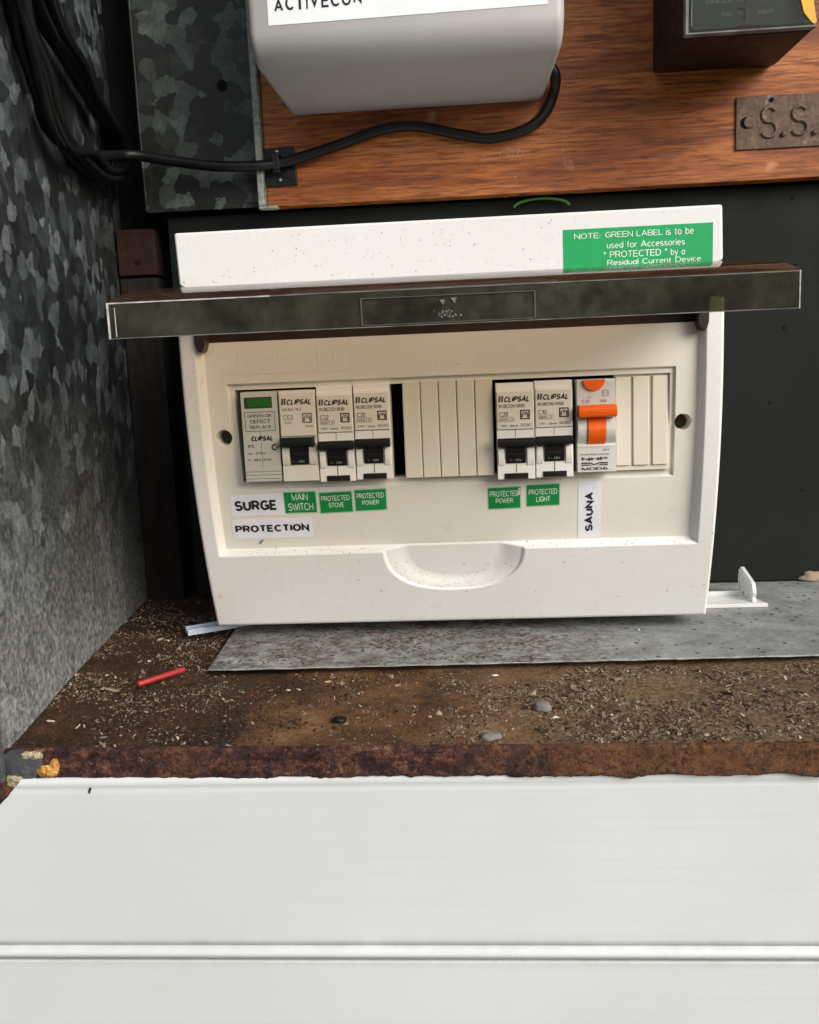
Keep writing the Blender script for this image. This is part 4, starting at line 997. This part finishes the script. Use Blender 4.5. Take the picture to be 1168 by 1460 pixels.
# surge diverter
def surge(x, z):
    w = 18.3; root = empty('surge_diverter', (x+w/2, 5, z), 'grey surge diverter with green status window, leftmost device', 'surge protector')
    off = (x, NOSE, z)
    body = MB().prism_x([(1.0, 44.6), (.3, 43.6), (.3, 5.4), (.9, 5.2), (.9, 4.6), (.3, 4.5), (.3, 3.6), (.9, 3.5), (.9, 2.9), (.3, 2.8), (.3, 1.8), (.9, 1.7), (.9, 1.1), (.3, 1.0), (.4, .2), (14, .2), (14, 44.6)], .1, w-.1)
    child(body, 'body', 'device_grey', root, off, .15)
    wn_ = child(MB().box(1.9, 15.6, .12, .5, 36.6, 42.0), 'window_frame', 'seam', root, off)
    child(MB().box(3.2, 15.2, .0, .3, 37.2, 41.4), 'status_window', 'green_window', root, off)
    mb = letters([('GREEN OK', 3.0, 15.2, 32.0, 33.8), ("'DEFECT'", 4.0, 14.6, 29.3, 31.1), ('REPLACE', 4.0, 14.6, 26.6, 28.3), ('970', 2.2, 5.4, 17.2, 18.8, .03), ('Uc  275V~', 2.2, 11.6, 13.7, 15.0), ('In  20kA (8/20)', 2.2, 13.8, 10.6, 11.9)], lambda X, Z: .18)
    for (a, b, c, d) in ((1.6, 1.85, 25.4, 34.8), (16.4, 16.65, 25.4, 34.8), (1.6, 16.65, 25.3, 25.55), (1.6, 16.65, 34.6, 34.85)): mb.add([(a, .18, c), (b, .18, c), (b, .18, d), (a, .18, d)], [(0, 1, 2, 3)])
    child(mb, 'lettering', 'ink_brown', root, off)
    mb = letters([('CLIPSAL', 4.2, 14.8, 20.5, 23.5, .09, .2)], lambda X, Z: .18)
    n_ = 16; vs_ = []
    for i in range(n_+1):
        a = R(50+260*i/n_); vs_ += [(15.6+1.6*math.cos(a), .18, 17.2+1.6*math.sin(a)), (15.6+.95*math.cos(a), .18, 17.2+.95*math.sin(a))]
    mb.add(vs_, [(2*i, 2*i+1, 2*i+3, 2*i+2) for i in range(n_)]); mb.add([(16.2, .18, 17.0), (16.9, .18, 16.4), (17.9, .18, 17.9), (17.5, .18, 18.2), (16.9, .18, 17.2), (16.5, .18, 17.5)], [(0, 1, 2, 3, 4, 5)])
    child(mb, 'brand_lettering', 'ink', root, off)
    child(MB().box(9.0, 9.12, .2, .32, 6, 25), 'seam', 'seam', root, off)
    return root
surge(-113.0, 91.3)
# main switch MCB
def mcb(x, z):
    w = 18.0; root = empty('circuit_breaker', (x+w/2, 5, z), 'main switch breaker with plain cream lower cover above the MAIN SWITCH label', 'circuit breaker', 'black toggled breakers in the switchboard')
    off = (x, NOSE, z)
    child(MB().prism_x([(1.0, 44.8), (.4, 43.8), (0, 43.4), (0, 22.4), (.8, 22.2), (.8, 8.2), (0, 8.0), (0, .2), (14, .2), (14, 44.8)], .1, w-.1), 'body', 'device', root, off, .2)
    fp = child(MB().box(.4, w-.4, -.2, .8, 22.6, 43.0), 'faceplate', 'faceplate', root, off, .25)
    yy = lambda X, Z: -.32
    mb = letters([('CLIPSAL', 4.0, 15.9, 37.8, 41.1, .075, .25)], yy); k = len(mb.v); logo_bars(mb, 1.2, 37.9, 41.0); mb.v[k:] = [(a, -.32, c) for a, b, c in mb.v[k:]]
    child(mb, 'brand_lettering', 'ink_brown', fp, off)
    child(letters([('MCB4-163', 1.5, 11.0, 34.9, 36.4), ('C63', 1.8, 6.6, 30.4, 33.0), ('415V', 2.2, 6.2, 28.4, 29.8), ('6000', 12.6, 16.6, 26.6, 27.8)], yy), 'rating_lettering', 'ink_grey', fp, off)
    ic = icon(11.3, 28.8, 4.8); ic.v = [(a, -.34, c) for a, b, c in ic.v]; child(ic, 'symbol', 'ink_grey', fp, off)
    child(MB().prism_x([(-.9, 17), (-1.3, 13), (-1.1, 10), (-.3, 8.2), (2, 8.2), (2, 17)], .3, 4.2), 'cheek', 'device', root, off, .3)
    child(MB().prism_x([(-.9, 17), (-1.3, 13), (-1.1, 10), (-.3, 8.2), (2, 8.2), (2, 17)], 13.6, w-.4), 'cheek', 'device', root, off, .3)
    lv = child(MB().prism_x([(-2.2, 18), (-1.7, 14.6), (-1.5, 14.2), (-1.8, 14.0), (-1.2, 10.4), (-.5, 8.5), (1.5, 8.4), (1.5, 18)], 4.6, 13.2), 'toggle', 'black', root, off, .25)
    child(MB().prism_x([(-4.2, 17.6), (-4.6, 18.8), (-4.3, 21.2), (-3.4, 22.0), (1, 21.8), (1, 17.4)], .2, w-1.2), 'toggle_bar', 'black', lv, off, .35)
    child(letters([('I - ON', 6.0, 11.2, 9.4, 10.8, .0)], lambda X, Z: -1.6), 'toggle_lettering', 'ink_faint', lv, off)
    return root
mcb(-94.0, 91.1)
rcbo(-75.6, 90.4, 'C32', 'RCBE232/30SB', 'breaker rated C32 above the PROTECTED STOVE label')
rcbo(-57.4, 90.9, 'C20', 'RCBE220/30SB', 'breaker rated C20 just left of the open dark slot')
rcbo(11.8, 88.6, 'C20', 'RCBE220/30SB', 'breaker rated C20 beside the plain blank strips, with torn label below', 18.4)
rcbo(30.4, 89.0, 'C10', 'RCBE210/30SB', 'breaker rated C10 above the PROTECTED LIGHT label', 18.2)
def orange(x, z):
    w = 18.8; root = empty('circuit_breaker', (x+w/2, 5, z), 'pale grey safety switch with bright orange toggle above the SAUNA label', 'safety switch')
    off = (x, NOSE, z)
    child(MB().prism_x([(1.0, 44.8), (.4, 44), (.3, 31), (1.2, 30), (1.2, 14), (.3, 13), (.3, .2), (14, .2), (14, 44.8)], .1, w-.4), 'body', 'device_orange_body', root, off, .25)
    mb = MB().disc_y(8.2, 44.6, 5.3, -.9, .8, 20, 180, 360); child(mb, 'test_button', 'orange', root, off, .4)
    dome = [(1.2, 28.6)]+[(1.2-3.4*math.sin(R(180*i/12)), 27.6-13.8*i/12) for i in range(13)]+[(1.3, 13.2)]
    child(MB().prism_x(dome+[(3, 13.2), (3, 28.6)], .3, 4.8), 'cheek', 'device_orange_body', root, off, .2)
    child(MB().prism_x(dome+[(3, 13.2), (3, 28.6)], 13.6, w-.5), 'cheek', 'device_orange_body', root, off, .2)
    d2 = [(1.2, 27.0)]+[(1.0-4.0*math.sin(R(180*i/12)), 28.0-14.6*i/12) for i in range(13)]+[(3, 13.2), (3, 27)]
    lv = child(MB().prism_x(d2, 5.0, 13.4), 'toggle', 'orange', root, off, .3)
    child(MB().prism_x([(-3.4, 26.8), (-5.6, 27.2), (-6.4, 28.6), (-6.3, 31.2), (-5.2, 32.6), (0, 32.8), (0, 26.6)], .3, w-.3), 'toggle_bar', 'orange', lv, off, .5)
    child(MB().box(5.5, 12.5, -6.6, -6.2, 29.4, 30.4), 'toggle_rib', 'orange', lv, off, .2)
    mb = letters([('C32', 2.6, 6.2, 33.6, 35.2), ('30A', 11.0, 14.4, 33.8, 35.2), ('4.5', 5.0, 7.2, 36.0, 36.8), ('OFF', 12.2, 15.6, 10.3, 11.4), ('www.nhp.com.au', 1.2, 15.6, 8.3, 9.4)], lambda X, Z: .15)
    for (a, b, c, d) in ((12.4, 12.6, 36.9, 39.4), (15.0, 15.2, 36.9, 39.4), (12.4, 15.2, 36.8, 37.0), (12.4, 15.2, 39.2, 39.4), (12.4, 15.2, 38.0, 38.15), (.8, 17, 12.4, 12.5)): mb.add([(a, .15, c), (b, .15, c), (b, .15, d), (a, .15, d)], [(0, 1, 2, 3)])
    child(mb, 'lettering', 'ink_grey', root, off)
    mb = letters([('NHP', 2.0, 14.6, 5.6, 7.7, .05), ('MOD6', 2.0, 14.6, 1.0, 2.9, .04)], lambda X, Z: .14)
    mb.add([(2.0, .14, 5.0), (6.0, .14, 5.0), (8.2, .14, 4.2), (10.5, .14, 5.0), (14.6, .14, 5.0), (14.6, .14, 4.3), (10.5, .14, 4.3), (8.2, .14, 3.5), (6, .14, 4.3), (2, .14, 4.3)], [(0, 1, 8, 9), (1, 2, 7, 8), (2, 3, 6, 7), (3, 4, 5, 6)])
    mb.add([(2.0, .14, 4.0), (5.4, .14, 4.0), (7.4, .14, 3.4), (2, .14, 3.4), (14.6, .14, 4.0), (11.2, .14, 4.0), (9.2, .14, 3.4), (14.6, .14, 3.4)], [(0, 1, 2, 3), (4, 5, 6, 7)])
    child(mb, 'brand_lettering', 'ink_brown', root, off)
    return root
orange(50.4, 90.6)

# ------------------------------------------------------------ loose things on the shelf
br = empty('white_bracket', (150, 62, 3), 'broken white plastic channel piece lying right of the switchboard', 'plastic bracket')
mb = MB(); mb.prism_z([(100, 60.5), (162.5, 60.5), (160.5, 66), (157.5, 80), (100, 80)], 3.2, 5.4); mb.build('flange', 'white_metal', br, bevel=.5)
mb = MB(); mb.prism_x([(79, 5.3), (81, 5.3), (81, 8), (79, 8)], 100, 156); mb.build('rear_rib', 'white_metal', br, bevel=.4)
mb = MB().prism_x([(62.5, 5.3), (92, 5.3), (93, 10), (92.5, 15), (88, 20.5), (66, 16.2), (63.0, 11), (64.5, 8)], 154.4, 156.8); mb.build('end_plate', 'white_metal', br, bevel=.5)
mb = MB()
for k in range(6): mb.box(153.6, 154.5, 67+k*4, 68.4+k*4, 6, 15.5+k*.7)
mb.build('rib', 'white_metal', br, bevel=.2)
sc = empty('plastic_clip', (-150, 46, 2), 'bluish translucent plastic channel poking out at lower left of switchboard', 'plastic strip')
d = Vector((33, 15, 1.0)).normalized(); nx_ = Vector((-d.y, d.x, 0))
def strip_pts(w0, w1, z0, z1, L=44):
    a = Vector((-163, 38, 0)); P = []
    for t in (0, L):
        for w_ in (w0, w1):
            for z_ in (z0, z1): p = a+d*t+nx_*w_; P.append((p.x, p.y, z_+d.z*t+1.8))
    return P
FB = [(0, 1, 3, 2), (4, 6, 7, 5), (0, 4, 5, 1), (2, 3, 7, 6), (0, 2, 6, 4), (1, 5, 7, 3)]
MB().add(strip_pts(-4.5, 4.5, 0, 1.3), FB).build('web', 'frost', sc, bevel=.3)
MB().add(strip_pts(-4.8, -3.4, 1.2, 3.4), FB).build('flange', 'frost', sc, bevel=.3)
MB().add(strip_pts(3.4, 4.8, 1.2, 3.4), FB).build('flange', 'frost', sc, bevel=.3)
mb = MB(); P0 = Vector((-161.3, -45.7, 2.4)); P1 = Vector((-144.6, -26.8, 3.0)); dd = P1-P0
mb.tube([P0+dd*t for t in (0, .04, .5, .96, 1)], lambda t: 1.45 if .01 < t < .99 else 1.2, 14)
o = mb.build('red_sleeve', 'red', smooth=True); tag(o, 'short red plastic tube offcut lying on the dirt at the left', 'plastic tube')
def rock(name, x, y, rx, ry, rz, mat, label, cat, ang=0, group=None, seed=0):
    import bmesh
    bm = bmesh.new(); bmesh.ops.create_icosphere(bm, subdivisions=3 if rz > 1.2 else 1, radius=1)
    c, s_ = math.cos(ang), math.sin(ang); zz = dz(x, y)+rz*.55 if not (x > -134 and y > -26) else 3.2+rz*.6
    for v in bm.verts:
        k = 1+(.28 if rz > 1.2 else .9)*mnoise.noise(v.co*1.6+Vector((seed, 0, 0)))+.12*mnoise.noise(v.co*4+Vector((0, seed, 0)))
        px, py, pz = v.co.x*rx*k, v.co.y*ry*k, v.co.z*rz*k
        v.co = Vector((px*c-py*s_, px*s_+py*c, pz))*.001
    me = bpy.data.meshes.new(name); bm.to_mesh(me); bm.free(); me.materials.append(M[mat])
    for p in me.polygons: p.use_smooth = rz > 1.2
    o = bpy.data.objects.new(name, me); COL.objects.link(o); o.location = (x*.001, y*.001, zz*.001)
    return tag(o, label, cat, group)
rock('pebble', 25.9, -77.8, 4.6, 3.1, 2.3, 'pebble', 'oblong grey pebble on the dirt right of centre', 'pebble', -.6, seed=3)
rock('pebble', -59.6, -87.5, 3.2, 2.4, 1.4, 'meter_base', 'dark crumb of slag on the brown dirt left of centre', 'pebble', .3, seed=5)
rock('pebble', 3.6, -107.3, 4.6, 2.6, 1.6, 'pebble', 'flat grey stone close to the rusty lip', 'pebble', .2, seed=6)
rock('pebble', -17.8, -80.5, 1.4, 1.1, .9, 'chiptan', 'small pale tan crumb in the middle of the brown dirt', 'pebble', .2, seed=7)
fl_g = 'pale chips lying on the shelf dirt'
chips = [(-177.4, 36.5, 3.0, 2.0, 'chipwhite', 'larger white chip left of the bluish plastic strip'),
         (-172.5, 33.5, 1.0, .8, 'chipwhite', 'tiny white chip just right of the larger white one'),
         (-162, 62, 1.2, 1.0, 'chipwhite', 'white chip in the shade behind the bluish strip'),
         (-171.5, -1, 1.5, .9, 'chipwhite', 'white chip in the dark dirt behind the red tube'),
         (-184.4, -26, 1.4, .8, 'chipwhite', 'white chip near the foot of the galvanised wall'),
         (-187.2, -82.5, 2.6, .7, 'chipwhite', 'narrow white sliver in the front left corner'),
         (-154, 12, 1.0, .8, 'chiptan', 'tan chip between red tube and bluish strip'),
         (-71.8, -36.4, 2.6, 1.2, 'chipyellow', 'yellowish flake just in front of the grey sheet'),
         (-60.5, -37.6, .8, 1.0, 'chipwhite', 'small white fleck right of the yellowish flake'),
         (-38, -44.5, 3.2, 1.2, 'chiptan', 'slanted pale tan flake in front of the grey sheet'),
         (-89, -49, 1.6, .7, 'chipwhite', 'pair-forming white sliver on the left of the dirt'),
         (-84, -48.5, 1.8, .6, 'chipwhite', 'white sliver nearest to its left neighbour sliver'),
         (7.2, -34.5, 2.3, .8, 'chipwhite', 'white flake beside the sheet edge at mid shelf'),
         (63.4, -43, 3.1, 2.0, 'chiptan', 'broad tan wood flake right of centre near the sheet'),
         (30.8, -87, 3.2, 1.0, 'chipwhite', 'white sliver in front of the oblong pebble'),
         (54, -85, 1.2, .9, 'chipwhite', 'cream crumb right of the oblong pebble'),
         (-33, 8, .7, 1.3, 'chipyellow', 'yellow grain standing on the grey sheet'),
         (84, 22, .9, .7, 'chipwhite', 'white grain on the grey sheet under the right corner')]
for i, (x, y, a, b, mt, lb) in enumerate(chips):
    rock('chip', x, y, a*.8, b*.8, .5, mt, lb, 'chip', random.uniform(-.5, .5), fl_g, seed=20+i)
rock('clay_lump', 209, 119, 10, 4, 4.2, 'chiptan', 'tan lump at the back right of the shelf', 'lump', 0, seed=40)
